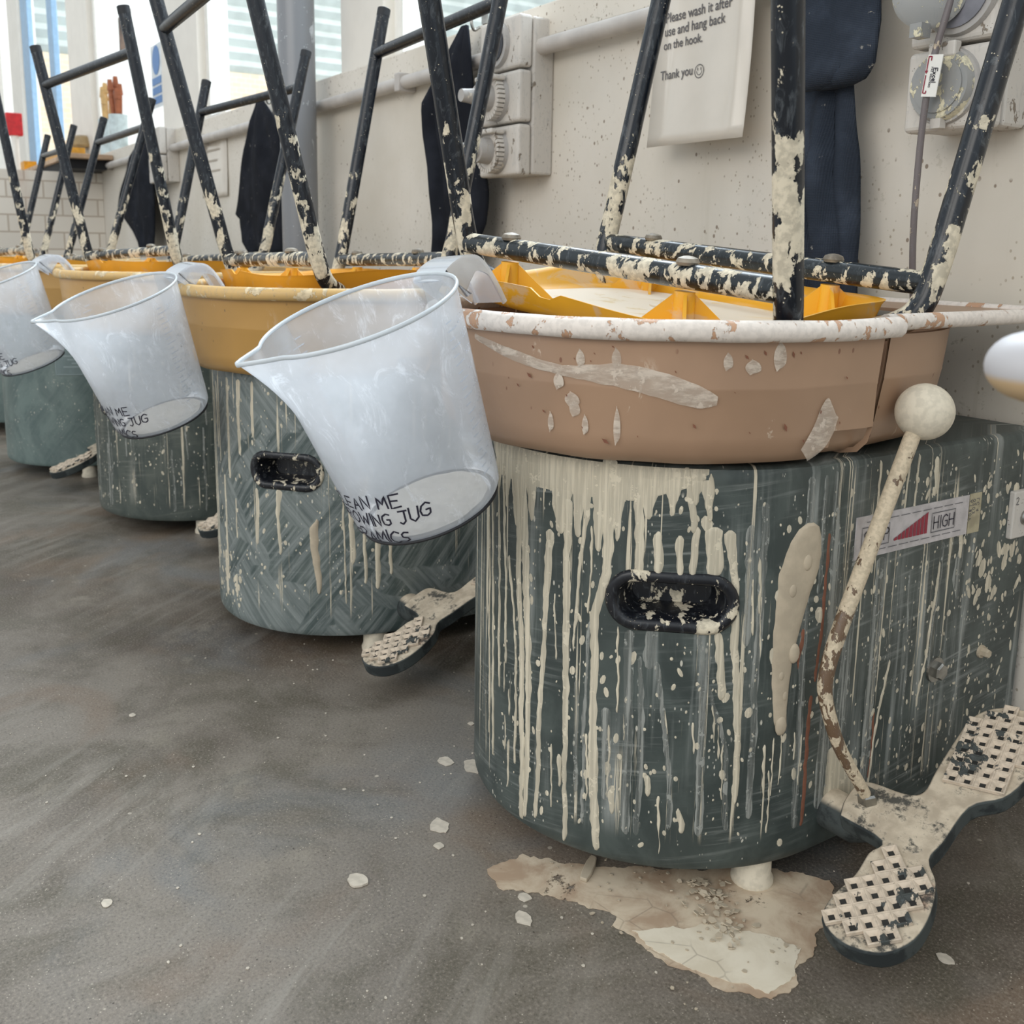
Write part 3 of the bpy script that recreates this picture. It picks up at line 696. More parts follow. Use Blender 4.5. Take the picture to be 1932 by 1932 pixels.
def control_label(parent):
    x = RD+.0012
    y0, y1 = .752-.717, .925-.717; slope = 0
    fn0 = lambda a, b: Vector((x+.0006, y0+a, .319+b))
    pl = MB().box((RD-.0005, y0-.002, .3165), (x, y1, .3575)); lab = pl.build('control_label', plain('grey_white_label', sgray(196, 190, 190), .4, 0, .08, 60), parent, False)
    lab['label'] = 'speed label reading STOP and HIGH'
    L = y1-y0
    def frame(a0, a1, b0, b1): return [[(a0, b0), (a1, b0), (a1, b1), (a0, b1), (a0, b0)]]
    mb = MB()
    for l in frame(.006, .046, .008, .0275)+frame(.112, .150, .008, .0275): ribbon(mb, l, .0009, fn0)
    for k in range(9):
        ribbon(mb, [(.012+.017*k, .0325), (.025+.017*k, .0325)], .0007, fn0); ribbon(mb, [(.012+.017*k, .0035), (.025+.017*k, .0035)], .0007, fn0)
    mb.build('label_border', M['print'], lab, False)
    text_part('label_text', plain('black_print', sgray(40, 38, 44), .5, 0, 0), lab, [('STOP', .0115, .0012, lambda a, b: fn0(a+.009, b+.0118), dict(gap=.22))])
    text_part('label_text', M['ink'], lab, [('HIGH', .0125, .0012, lambda a, b: fn0(a+.1155, b+.0112), dict(gap=.24))])
    mb = MB()
    for k in range(9):
        a = .054+.0058*k; h = .002+.0022*k
        mb.add([fn0(a, .0085), fn0(a+.0047, .0085), fn0(a+.0047, .0085+h+.002), fn0(a, .0085+h)], [(0, 1, 2, 3)])
    mb.build('speed_bars', M['print_red'], lab, False)
    mb = MB().box((RD-.0005, y1+.002, .316), (x-.0003, y1+.022, .358)); t = mb.build('lamp_sticker', plain('aged_sticker', sgray(176, 166, 138), .5, 0, .1, 80), parent, False)
    text_part('sticker_print', M['print'], t, [(s_, .0045, .0006, (lambda q: (lambda a, b: Vector((x, y1+.018-b-q, .352-a))))(q), dict(gap=.4)) for s_, q in (('LC 4', .0), ('0203', .0065), ('A1 80V', .012))])
def hexbolt(mb, y, z, r=.0095):
    T = Matrix.Translation((RD, y, z)) @ Matrix.Rotation(pi/2, 4, 'Y')
    mb.lathe([(.0001, -.001), (r*1.45, -.001), (r*1.4, .0025), (.0001, .003)], 20, T, False); mb.lathe([(r, .002), (r, .0085), (r*.85, .0105), (.0001, .0105)], 6, T, False)

def wheel(idx, center, mat, depth, label):
    root = thing('pottery_wheel', label, 'pottery wheel', (center[0], center[1], 0), 'pottery wheels standing in a row along the wall')
    hs, hz = {1: (.1545, .291), 2: (.185, .276), 4: (.325, .300)}.get(idx, (.238, .270))
    body = build_body('drum_body', mat, root, depth, (hs, hz, .062, .027)); hand_hold(body, hs, hz)
    for (x, y) in ((.185, -.045), (-.17, -.06), (.17, depth-.06), (-.17, depth-.06)):
        mb = MB(); mb.lathe([(.0001, 0), (.020, 0), (.0205, .005), (.018, .010), (.0175, .036), (.0001, .036)], 22, Matrix.Translation((x, y, 0)), False)
        mb.build('foot', M['ball'] if idx > 0 else M['rubber'], root)
    mb = MB(); mb.lathe([(.0001, .405), (.03, .405), (.03, .495), (.14, .50), (.15, .502), (.15, .513), (.147, .515), (.0001, .515)], 40, Matrix.Translation((0, -.02, 0)), False)
    hd = mb.build('wheel_head', M['steel'], root)
    pd = pedal(root)
    if idx == 2: pd.location = (0, -.03, 0)
    if idx == 4: pd.location = (-.02, -.06, 0)
    if idx in (1, 4): lever(root)
    if idx in (1,):
        control_label(root)
        mb = MB(); hexbolt(mb, .894-.717, .176); b = mb.build('bolt', M['steel'], root, False)
        mb = MB(); hexbolt(mb, .975-.717, .178, .005); b = mb.build('bolt', M['clay_b'], root, False)
        # switch plate at the right edge
        sw = MB().box((RD-.001, 1.0-.717, .30), (RD+.006, 1.045-.717, .352)).build('power_switch', M['fitting'], root, False); bevel(sw, .0015)
        text_part('switch_number', M['print'], sw, [('2', .008, .0009, lambda a, b: Vector((RD+.0065, .286+a, .338+b)), {})])
        mb = MB(); T = Matrix.Translation((RD+.006, .305, .322)) @ Matrix.Rotation(pi/2, 4, 'Y'); mb.lathe([(.0001, 0), (.008, 0), (.008, .002), (.006, .004), (.0001, .0045)], 16, T, False); mb.build('switch_screw', M['steel'], sw)
    return root, body

# wheel positions measured on the floor
WH = [(-.782, .717), (-1.478, .645), (-2.215, .600), (-2.86, .49), (-3.6, .45), (-4.4, .42)]
LB = ['nearest pottery wheel with long cream clay drips and STOP HIGH speed label', 'second pottery wheel from the right, green drum wiped with grey brush swirls', 'third pottery wheel along the row, dark scratched drum behind the middle jug', 'fourth pottery wheel along the row, clean pale green drum at left edge', 'fifth pottery wheel, almost hidden behind the fourth at left edge', 'farthest pottery wheel of the row, hidden behind the others']
MW = ['drum1', 'drum2', 'drum3', 'drum4', 'drum4', 'drum4']
bodies = []
for i in range(5):
    r, b = wheel(i+1, WH[i], M[MW[i]], (WY-.012 if i != 3 else .93)-WH[i][1], LB[i]); bodies.append(b)

# ---- clay on the nearest drum
mb = MB(); S = 0
def D(pts, w, **k):
    global S
    S += 1; drip(mb, pts, w, seed=S, **k)
D([(.3244, .3983, .012), (.318, .36, .009), (.3063, .1737, .008), (.3046, .046)], .007)
D([(.313, .395, .014), (.304, .30, .011), (.2975, .18, .009), (.298, .09), (.2985, .05)], .007)
D([(.3655, .36), (.362, .30), (.3574, .1), (.357, .09)], .0035); D([(.352, .40), (.348, .3), (.345, .17)], .0035); D([(.372, .33), (.366, .11)], .0025)
D([(.342, .39), (.336, .28), (.333, .2)], .003); D([(.329, .30), (.322, .26), (.316, .20), (.3155, .10)], .0035)
D([(.2742, .3391, .011), (.2755, .29, .009), (.278, .2423, .006), (.2817, .1566, .007), (.2843, .055)], .006)
D([(.2547, .372, .012), (.2541, .3456, .009), (.2545, .28, .009), (.2521, .2193, .008), (.251, .1163, .006), (.2482, .045)], .006)
D([(.2146, .4147, .014), (.2137, .3125, .010), (.2241, .2706, .010), (.2231, .1904, .008), (.2209, .1198, .011), (.2162, .047, .009)], .009)
D([(.236, .40, .010), (.234, .36, .006), (.240, .32, .004), (.243, .27, .004), (.2445, .24)], .003, off=.0008)
D([(.1867, .384, .009), (.1841, .324)], .0095); D([(.1498, .3494), (.1485, .324)], .007); D([(.168, .352), (.167, .325)], .009)
D([(.135, .358), (.137, .325)], .006); D([(.1208, .358), (.119, .325)], .017); D([(.1067, .3552, .012), (.099, .3106, .008), (.0965, .25, .008), (.0928, .2183, .007), (.0874, .1064)], .007)
D([(.1115, .262), (.1075, .21)], .0085); D([(.146, .41), (.141, .38), (.138, .365)], .007); D([(.126, .405), (.125, .375)], .006)
D([(.0765, .33), (.076, .29)], .003); D([(.083, .31), (.081, .27)], .002); D([(.2290, .35), (.228, .32), (.232, .28)], .0025)
D([(.2015, .26), (.2, .22), (.1995, .19)], .0025)
D([(.258, .12), (.256, .10)], .004); D([(.205, .10), (.203, .088)], .006); D([(.17, .12), (.169, .112)], .006); D([(.139, .09), (.136, .078)], .006)
D([(.062, .15), (.06, .11)], .003); D([(-.15, .40), (-.152, .375)], .008); D([(-.20, .35), (-.202, .30)], .006); D([(-.10, .20), (-.085, .12), (-.08, .06)], .003)
D([(-.168, .29), (-.162, .20), (-.15, .15)], .003); D([(.045, .335), (.044, .30)], .003); D([(-.03, .13, .03), (-.035, .10, .05), (-.04, .065, .06)], .05, off=.0006, tip=False)
D([(-.062, .405, .004), (-.062, .36)], .003); D([(-.085, .405, .004), (-.082, .34)], .003); D([(-.105, .405), (-.104, .36)], .0025); D([(-.122, .405), (-.115, .33)], .0025)
# scalloped cream band hanging down from the pan
rows = [(.413, .128, .366), (.404, .127, .364), (.396, .142, .362), (.388, .165, .360), (.378, .196, .352)]
drip_rows(mb, rows, off=.0007, na=60, jit=.004, seed=77)
for s_, z_, w_ in ((.35, .375, .010), (.335, .36, .012), (.318, .345, .02), (.298, .355, .016), (.262, .35, .026), (.243, .35, .016), (.222, .34, .016), (.205, .352, .012), (.178, .375, .02), (.157, .38, .014), (.138, .39, .014), (.128, .385, .01)):
    D([(s_, .40, w_*1.5), (s_, (z_+.40)/2, w_), (s_, z_, w_*.5)], w_, off=.0007)
for i in range(2):
    r = random.Random(40+i)
    for k in range(15):
        s_ = r.uniform(.0, .34); z_ = r.uniform(.12, .36) if i else r.uniform(.09, .2); z2 = max(.055, z_-r.uniform(.01, .06))
        if clear(s_, z_) and clear(s_, z2): D([(s_, z_), (s_-.001, z2)], r.uniform(.0012, .0026), off=.0006)
mb.build('cream_clay_drips', M['clay'], bodies[0])
mb = MB()
dabs(mb, 620, (-.30, .36), (.06, .40), 3); dabs(mb, 160, (-.32, -.06), (.08, .40), 4, elong=3.5); dabs(mb, 40, (.0, .3), (.05, .3), 5, .002, .004, 2.5)
dabs(mb, 14, (-.28, .3), (.07, .38), 8, .003, .0065, 2)
dabs(mb, 34, (-.315, -.235), (.24, .36), 12, .002, .007, 2.5); dabs(mb, 20, (-.31, -.22), (.22, .30), 13, .002, .005, 3)
mb.build('clay_spatter', M['clay'], bodies[0])
mb = MB()
D([(.1911, .2584), (.189, .18), (.1874, .07)], .011, off=.0005); D([(.181, .235, .004), (.178, .2, .007), (.176, .12), (.1779, .0703)], .007, off=.0005); D([(.1648, .2314), (.157, .18), (.1503, .1324), (.149, .08)], .006, off=.0005)
D([(.1217, .25), (.123, .18), (.1212, .075)], .009, off=.0005); D([(.1705, .262), (.172, .236)], .014, off=.0005); D([(.21, .18), (.208, .10)], .012, off=.0005)
D([(.229, .26), (.231, .2), (.23, .07)], .004, off=.0005); D([(.24, .20), (.239, .10)], .006, off=.0005); D([(.075, .38), (.074, .09)], .009, off=.0004); D([(.087, .36), (.086, .26)], .010, off=.0004)
D([(.028, .40), (.030, .34), (.024, .20), (.022, .07)], .010, off=.0005); D([(.012, .40), (.011, .30)], .006, off=.0005); D([(-.002, .402, .006), (-.004, .36, .012), (-.010, .3, .02), (-.012, .08, .024)], .02, off=.0005)
D([(-.040, .33, .02), (-.036, .25, .016), (-.03, .07, .03)], .02, off=.0005); D([(-.075, .31), (-.076, .07)], .018, off=.0004); D([(-.172, .31), (-.166, .19)], .005, off=.0006); D([(-.205, .31, .008), (-.20, .27, .018), (-.205, .255, .012)], .01, off=.0006)
D([(-.12, .29), (-.13, .18), (-.128, .08)], .0035, off=.0004); D([(.13, .258), (.10, .15), (.095, .08)], .006, off=.0004); D([(-.225, .30), (-.215, .10)], .004, off=.0004)
mb.build('grey_slip_runs', M['clay_g'], bodies[0])
mb = MB()
drip_rows(mb, [(.3615, .024, .030), (.356, .016, .040), (.345, .012, .048), (.330, .0105, .054), (.3167, .0125, .0585), (.295, .0215, .0600), (.264, .0311, .0606), (.2313, .0369, .0595), (.20, .039, .057), (.189, .040, .0556), (.175, .0395, .054), (.168, .041, .052)], off=.0028, na=10, jit=.0008, seed=5)
for s_, z_, w_ in ((.047, .171, .006), (.038, .24, .006), (.044, .30, .004), (.03, .325, .005), (.05, .22, .003), (.045, .20, .003)):
    v = []; n = 10
    T = UP(s_, z_, .002)
    q = MB(); q.lathe([(w_*sin(pi*k/8)+.0001, -w_*.6*cos(pi*k/8)) for k in range(9)], 12, Matrix.Translation(T) @ Matrix.Rotation(-s_/RD, 4, 'Z') @ Matrix.Rotation(pi/2, 4, 'Y') @ Matrix.Diagonal((1.6, 1, .8, 1)), False); mb.add(q.v, q.f)
mb.build('thick_clay_smear', M['clay_b'], bodies[0])['label'] = 'long leaf-shaped smear of buff clay'
mb = MB()
D([(.027, .258, .004), (.0285, .245, .006), (.031, .232, .003)], .005, off=.0008); D([(.003, .345), (.004, .25), (.008, .215)], .005, off=.0004); D([(.012, .19), (.013, .07)], .006, off=.0004); D([(-.085, .15), (-.082, .09)], .003, off=.0004)
mb.build('terracotta_streak', M['terra'], bodies[0])
# ---- clay on the second and third drums
mb = MB()
for p, w in (([(.372, .40), (.371, .10)], .004), ([(.36, .38), (.358, .12)], .003), ([(.318, .25), (.318, .22), (.317, .10)], .006), ([(.236, .243), (.236, .205), (.2355, .17)], .007), ([(.195, .245, .012), (.197, .20, .006), (.196, .16)], .006), ([(.345, .39), (.343, .3)], .006),
             ([(.30, .40), (.30, .33), (.299, .26)], .008), ([(.27, .40, .012), (.27, .34), (.27, .30)], .008), ([(.335, .40), (.334, .28)], .003), ([(.29, .10), (.289, .075)], .006), ([(.285, .22), (.284, .17)], .003), ([(.24, .4), (.24, .33)], .006), ([(.10, .28), (.097, .09)], .003), ([(.088, .22), (.087, .15)], .008), ([(.07, .22), (.068, .12)], .005), ([(.05, .2), (.05, .11)], .009), ([(.03, .2), (.03, .13)], .006), ([(.325, .13), (.323, .07)], .010)):
    D(p, w, off=.0008)
dabs(mb, 200, (.05, .44), (.07, .40), 23, .001, .003); dabs(mb, 60, (.27, .36), (.05, .14), 24, .0015, .005, 1.5)
mb.build('cream_clay_drips', M['clay'], bodies[1])
mb = MB(); D([(.138, .205, .006), (.142, .195, .014), (.142, .16, .013), (.136, .12, .010), (.135, .105, .008)], .01, off=.002); mb.build('thick_clay_smear', M['clay_b'], bodies[1])
mb = MB(); r = random.Random(9)
for k in range(34):
    s_ = r.uniform(.0, .46); z_ = r.uniform(.15, .40); D([(s_, z_), (s_, max(.06, z_-r.uniform(.05, .22)))], r.uniform(.002, .006), off=.0005)
mb.build('cream_clay_drips', M['clay_g'], bodies[2])
mb = MB(); dabs(mb, 260, (.0, .46), (.06, .40), 33, .001, .003); mb.build('clay_spatter', M['clay'], bodies[2])
# printed plate on the fourth drum
v = []; f = []
for i, z in enumerate((.355, .265)):
    for k in range(9): v.append(UP(.02-.0+.012*k, z, .0008))
f = [(k, k+1, 10+k, 9+k) for k in range(8)]
pp = obj('printed_plate', v, f, plain('grey_green_plate', sgray(112, 128, 128), .4, 0, .05, 40), bodies[3])
mb = MB()
for k in range(7): ribbon(mb, [(.03, .34-.009*k), (.095-.01*(k % 3), .34-.009*k)], .002, lambda a, b: UP(a, b, .0014), 8)
ribbon(mb, [(.022, .267), (.114, .267), (.114, .353), (.022, .353), (.022, .267)], .0012, lambda a, b: UP(a, b, .0014), 8)
mb.build('plate_print', plain('pale_print', sgray(150, 164, 164), .4, 0, 0), pp)

# ---- splash pans
PC = [(-.782, .712), (-1.478, .64), (-2.215, .585), (-2.86, .48), (-3.6, .44)]
PM = [('pan1', 'lip', 'dusty pink-buff splash pan with white crusted lip on the nearest wheel', 0.), ('pan2', 'lip2', 'ochre yellow splash pan on the second wheel, behind the nearest jug', -.004), ('pan3', 'lip2', 'paler ochre splash pan on the third wheel, behind the middle jug', -.004), ('pan3', 'lip2', 'ochre splash pan on the fourth wheel, at the left edge behind a jug', -.004), ('pan3', 'lip2', 'ochre splash pan on the farthest wheel, mostly hidden', -.004)]
for i in range(5): splash_pan(PC[i], M[PM[i][0]], M[PM[i][1]], PM[i][2], PM[i][3], i == 0)

# ------------------------------------------------------------------ upside-down stools
SA, SB, EX, EY, SL, SH = .197, .0972, .0097, .0981, .4286, .3516
def pose(q):
    x, y, z, w, tx, ty = q
    return Matrix.Translation((x, y, z)) @ Matrix.Rotation(w, 4, 'Z') @ Matrix.Rotation(ty, 4, 'Y') @ Matrix.Rotation(tx, 4, 'X')
SGN = {'A': (-1, -1), 'C': (1, -1), 'B': (-1, 1), 'D': (1, 1)}
def sp(leg, s):
    a, b = SGN[leg]; t = s/SL; return Vector((a*(SA+EX*t), b*(SB+EY*t), s))
def stool(q, label, near, simple=False, base_z=-.052):
    k_ = q[6]; P_ = pose(q[:6]); o_ = P_.to_translation(); o_ = Vector((o_.x*k_, o_.y*k_, CAMH+(o_.z-CAMH)*k_))
    P_.translation = o_; root = thing('stool', label, 'stool', mat=P_ @ Matrix.Scale(k_, 4), group='stools upturned on the splash pans')
    TR = .0109
    for L in 'ACBD':
        a, b = SGN[L]
        low = [Vector((a*(SA-.030), b*(SB-.040), -.042)), Vector((a*(SA-.016), b*(SB-.024), -.036)), Vector((a*(SA-.003), b*(SB-.008), -.020))]
        pts = low+[sp(L, .02)]+[sp(L, .06+k*.06) for k in range(6)]+[sp(L, SL-.012)]
        mb = MB(); mb.tube(smooth_path(pts, 4), TR, 16)
        lg = mb.build('leg', M['stool'] if near else M['stool_far'], root)
        mb = MB(); e0 = sp(L, SL-.014); e1 = sp(L, SL); mb.tube([e0, e0+(e1-e0)*.9, e1], [TR+.0004, TR+.0004, TR-.002], 16); mb.build('foot_cap', M['rubber'], lg)
    for y in (-1, 1):
        mb = MB(); mb.tube([(-SA+.006, y*SB, 0), (-.1, y*SB, 0), (0, y*SB, 0), (.1, y*SB, 0), (SA-.006, y*SB, 0)], .0102, 16)
        cb = mb.build('seat_crossbar', M['crossbar'], root)
        for x in (-.125, .10):
            h = MB(); h.lathe([(.0001, .0085), (.0085, .0085), (.0095, .011), (.008, .014), (.004, .0155), (.0001, .016)], 16, Matrix.Translation((x, y*SB, 0)), False); h.build('bolt', M['bolt'], cb)
        mb = MB(); l0 = sp('A' if y < 0 else 'B', SH); l1 = sp('C' if y < 0 else 'D', SH); mb.tube([l0, (l0+l1)/2, l1], .0095, 14)
        mb.build('footrest_rung', M['stool'] if near else M['stool_far'], root)
    # seat shell: shallow tray, open side up
    n = 84; v = []; f = []; hx, hy = .180, .128; rings = [(0, base_z), (.80, base_z), (.90, base_z+.002), (.95, base_z+.008), (.985, base_z+.03), (1.0, -.018), (.988, -.018), (.965, base_z+.03), (.93, base_z+.012), (.88, base_z+.007), (0, base_z+.006)]
    for q_, z in rings[1:-1]:
        for k in range(n):
            a = 2*pi*k/n; e = 4.2; kk = (abs(cos(a))**e+abs(sin(a))**e)**(-1/e)
            wv = .004*sin(3*a+1)*(1 if z > base_z+.02 else 0) - .006*(1 if z > base_z+.02 and abs(sin(a)) > .96 and abs(cos(a)+.12) < .06 else 0)
            v.append((hx*q_*kk*cos(a), -.012+hy*q_*kk*sin(a), z+wv+(.055*hy*sin(a)*kk*near-.004*near if z > base_z+.02 else 0)))
    m = len(rings)-2
    for i in range(m-1):
        for k in range(n): f.append((i*n+k, i*n+(k+1) % n, (i+1)*n+(k+1) % n, (i+1)*n+k))
    f.append(tuple(reversed(range(n)))); f.append(tuple((m-1)*n+k for k in range(n)))
    fm = [0]*(len(f)-1)+[1]
    st = obj('seat', v, f, None, root, True, [M['seat'] if near else M['seat_far'], M['seat_in']], fm); sharp(st, 50)
    # ribbed mounts under every bolt
    for y in (-1, 1):
        for x in (-.125, .10):
            mb = MB(); z0 = base_z+.006; z1 = -.012
            mb.lathe([(.010, z0), (.0085, z1), (.0001, z1)], 14, Matrix.Translation((x, y*SB, 0)), False)
            for k in range(4):
                a = pi/4+k*pi/2; c_, s_ = cos(a), sin(a); w = .0014
                P = lambda r_, z, t: Vector((x+r_*c_-t*s_, y*SB+r_*s_+t*c_, z))
                mb.add([P(.004, z0, w), P(.045, z0, w), P(.006, z1, w), P(.004, z0, -w), P(.045, z0, -w), P(.006, z1, -w)], [(0, 1, 2), (5, 4, 3), (1, 4, 5, 2), (0, 3, 4, 1)])
            mb.build('mounting_boss', M['seat'], st, True, ang=30)
    if near:
        mb = MB(); mb.lathe([(.0001, base_z+.007), (.014, base_z+.007), (.014, base_z+.0085), (.004, base_z+.009), (.004, base_z+.014), (.0001, base_z+.014)], 18, Matrix.Translation((-.02, .01, 0)), False)
        mb.build('moulding_nub', M['seat_in'], st)
    return root
SQ = [(-.6965, .6311, .588, .0946, .0149, .0807, 1.15), (-1.4296, .5959, .5752, -.0138, .0053, -.0233, 1.07), (-2.1894, .5551, .5672, .2244, -.0576, -.0447, 1.05), (-2.9989, .4291, .5557, .1042, -.0924, -.0323, 1.0), (-3.86, .40, .555, .05, -.05, 0, 1.0)]
SLB = ['nearest upturned black stool, legs cut by the top of the frame, on the buff pan', 'second upturned stool along the row, its back left foot just inside the frame', 'third upturned stool, all four foot tips showing, behind the middle jug', 'fourth upturned stool along the row, behind the leftmost jug', 'farthest upturned stool, small thin legs at the left']
for i, q in enumerate(SQ): stool(q, SLB[i], i == 0)

# ------------------------------------------------------------------ measuring jugs
def jug(T, th, ph, spout_dir, handle_to, label, writing=True, wr=(0, 0), K=1.08):
    T = (T[0]*K, T[1]*K, CAMH+(T[2]-CAMH)*K)
    n = Vector((sin(th)*cos(ph), sin(th)*sin(ph), cos(th)))
    hd = Vector((handle_to[0], handle_to[1], 0)); hd = (hd-n*hd.dot(n)).normalized()     # jug local +X = towards the handle
    yv = n.cross(hd); RT, RB, H = .0796, .0625, .176
    Mx = Matrix(((hd.x, yv.x, n.x, 0), (hd.y, yv.y, n.y, 0), (hd.z, yv.z, n.z, 0), (0, 0, 0, 1)))
    org = Vector(T)-n*H
    root = thing('measuring_jug', label, 'jug', mat=Matrix.Translation(Vector(T)-n*H*K) @ Mx @ Matrix.Scale(K, 4), group='plastic measuring jugs hooked on the splash pans')
    sa = spout_dir
    N = 128
    def surf(a, z, off=0.):
        t = z/H; r = RB+(RT-RB)*t+off
        if t < .06: r -= .006*(1-t/.06)**2
        d = (a-sa+pi) % (2*pi)-pi; tt = min(1, max(0, (t-.62)/.38))
        r += .024*tt**1.7*max(0, 1-abs(d)/.36)**1.35
        zz = z+(.002*tt*math.exp(-(d/.2)**2))
        return Vector((r*cos(a), r*sin(a), zz))
    zs = [0, .0015, .004, .009]+[H*k/22 for k in range(2, 23)]
    v = []; f = []
    for z in zs:
        for k in range(N): v.append(surf(2*pi*k/N, z))
    m = len(zs)
    for i in range(m-1):
        for k in range(N): f.append((i*N+k, i*N+(k+1) % N, (i+1)*N+(k+1) % N, (i+1)*N+k))
    f.append(tuple(reversed(range(N))))
    body = obj('jug_body', v, f, M['jug'], root); sharp(body, 60)
    # rolled rim
    vv = []; ff = []; q = 8
    for k in range(N):
        a = 2*pi*k/N; c = surf(a, H, .0005); tr = Vector((cos(a), sin(a), 0))
        for j in range(q): b = 2*pi*j/q; vv.append(c+tr*.0013*cos(b)+Vector((0, 0, .0019*sin(b))))
    for k in range(N):
        for j in range(q): ff.append((k*q+j, ((k+1) % N)*q+j, ((k+1) % N)*q+(j+1) % q, k*q+(j+1) % q))
    obj('rim', vv, ff, M['jugrim'], body)
    # strap handle: broad channel out from the rim and down
    P = [(RT-.002, H-.006), (RT+.008, H+.001), (RT+.028, H+.003), (RT+.044, H-.002), (RT+.053, H-.014), (RT+.059, H-.032), (RT+.063, H-.052)]
    path = smooth_path([Vector((x, 0, z)) for x, z in P], 6); w = .018; vv = []; ff = []
    for i, p in enumerate(path):
        d = (path[min(i+1, len(path)-1)]-path[max(i-1, 0)]).normalized(); nr = Vector((-d.z, 0, d.x)); q_ = .034*max(0, 1-i/(len(path)-1)*1.35)+.005
        for y, o_ in ((-w, -q_), (-w, 0), (w, 0), (w, -q_), (w-.0018, -q_), (w-.0018, -.002), (-w+.0018, -.002), (-w+.0018, -q_)): vv.append(p+Vector((0, y, 0))+nr*o_)
    for i in range(len(path)-1):
        for j in range(8): ff.append((i*8+j, i*8+(j+1) % 8, i*8+8+(j+1) % 8, i*8+8+j))
    ff += [tuple(range(8)), tuple(reversed([8*(len(path)-1)+j for j in range(8)]))]
    obj('handle', vv, ff, M['jug'], root, True); sharp(bpy.data.objects[-1] if False else COL.objects[-1], 35)
    mb = MB(); mb.lathe([(RB-.009, -.0012), (RB-.003, -.0008), (RB-.0028, .0012), (RB-.009, .0004)], 64, None, False); v_, f_ = mb.v, mb.f
    obj('foot_ring', v_, f_, plain('dark_base_ring', sgray(40, 40, 44), .6), body)  # thin dark ring along the bottom edge of the jug
    # clay residue on the bottom
    rs = []; m_ = 48
    rr = [Vector((0, 0, .002))]+[Vector(((RB-.012)*cos(2*pi*k/m_)*(1+.06*noise.noise(Vector((k*.4, 1, 0)))), (RB-.012)*sin(2*pi*k/m_)*(1+.06*noise.noise(Vector((k*.4, 5, 0)))), .002)) for k in range(m_)]
    obj('clay_residue', rr, [(0, k+1, (k+1) % m_+1) for k in range(m_)], M['clay_w'], body)
    if writing:
        a_end, z0 = wr; h = .0118
        it = []
        for li, tx in enumerate(('CLEAN ME', 'THROWING JUG', 'CERAMICS')):
            kw = dict(gap=.16, slant=.12, jit=.09, seed=3+li); _, wd = stroke_lines(tx, h, **kw)
            off = (-.008, .012, -.012)[li]
            it.append((tx, h, .0016, (lambda wd, li, off: (lambda x, y: surf(a_end-(wd-off-x)/.0655*1., z0-li*.0185-(.003 if li == 0 else 0)+y, .0008)))(wd, li, off), kw))
        text_part('handwriting', M['ink'], body, it)
    # moulded volume scale
    for side, a0 in ((1, wr[0]+1.0), (-1, wr[0]+pi+.9)):
        mb = MB()
        for k in range(20):
            z = .03+k*.0068; Lr = .05 if k % 2 else .09
            ribbon(mb, [(a0, z), (a0+Lr*2, z)], .0007, lambda x, y: surf(x, y, .0006), 4)
        for k in range(10):
            z = .034+k*.0136
            ls, _ = stroke_lines(str(200*(k+1)), .0052, gap=.25)
            for l in ls: ribbon(mb, [(a0+.22+x/.07, z-.003+y) for x, y in l], .0006, lambda x, y: surf(x, y, .0006), 1)
        mb.build('volume_scale', M['jugmark'], body)
    return root
M['jugrim'] = plain('frosted_rim', sgray(232, 238, 242), .25, 0, .02); M['jugrim'].node_tree.nodes['Principled BSDF'].inputs['Transmission Weight'].default_value = .35
M['jugmark'] = plain('moulded_white_marks', sgray(196, 206, 220), .4, 0, 0)
jug((-.7125, .3193, .547), .3842, -1.4922, pi*.90, (-.27, 1, 0), 'nearest clear plastic measuring jug, handwritten, hooked on the buff pan', True, (-2.40, .041))
jug((-1.3452, .2653, .5294), .3612, -1.263, pi*.90, (-.22, 1, 0), 'middle frosted measuring jug with marker writing, in front of the ochre pan', True, (-2.40, .041))
jug((-2.095, .20, .527), .37, -1.3, pi*.90, (-.22, 1, 0), 'leftmost frosted measuring jug, cut by the left edge of the frame', True, (-2.40, .041))

# ------------------------------------------------------------------ wall fittings
def group_stuff(names):
    for o in bpy.data.objects:
        if o.name.split('.')[0] in names: o['kind'] = 'stuff'
def cyl_y(mb, x, z, y0, y1, r0, r1=None, n=28):
    T = Matrix.Translation((x, y0, z)) @ Matrix.Rotation(pi/2, 4, 'X')     # local +z -> -y
    r1 = r1 or r0; mb.lathe([(.0001, 0), (r0, 0), (r1, y0-y1), (.0001, y0-y1)], n, T, False)
def pipe_run(name, x0, x1, z, label):
    mb = MB(); mb.tube([(x0-(x0+x1)/2, 0, 0), (0, 0, 0), (x1-(x0+x1)/2, 0, 0)], .0145, 18)
    o = mb.build(name, M['pipe'], None, loc=((x0+x1)/2, WY-.026, z)); tag(o, label, 'pipe')
    k = int((x1-x0)/.9)+1
    for i in range(k):
        x = x0+(x1-x0)*(i+.5)/k-(x0+x1)/2
        m = MB(); m.box((x-.011, -.018, -.020), (x+.011, .026, .020)); bevel(m.build('pipe_clip', M['pipe'], o, False), .003)
    return o
pipe_run('conduit_pipe', -1.513, -.728, .945, 'white painted conduit running from the three-dial sockets behind the paper notice')
pipe_run('conduit_pipe', -4.015, -1.66, .950, 'long painted conduit passing behind the grey column to the three-dial sockets')
pipe_run('conduit_pipe', -6.3, -4.205, .952, 'painted conduit far left beyond the small socket unit')
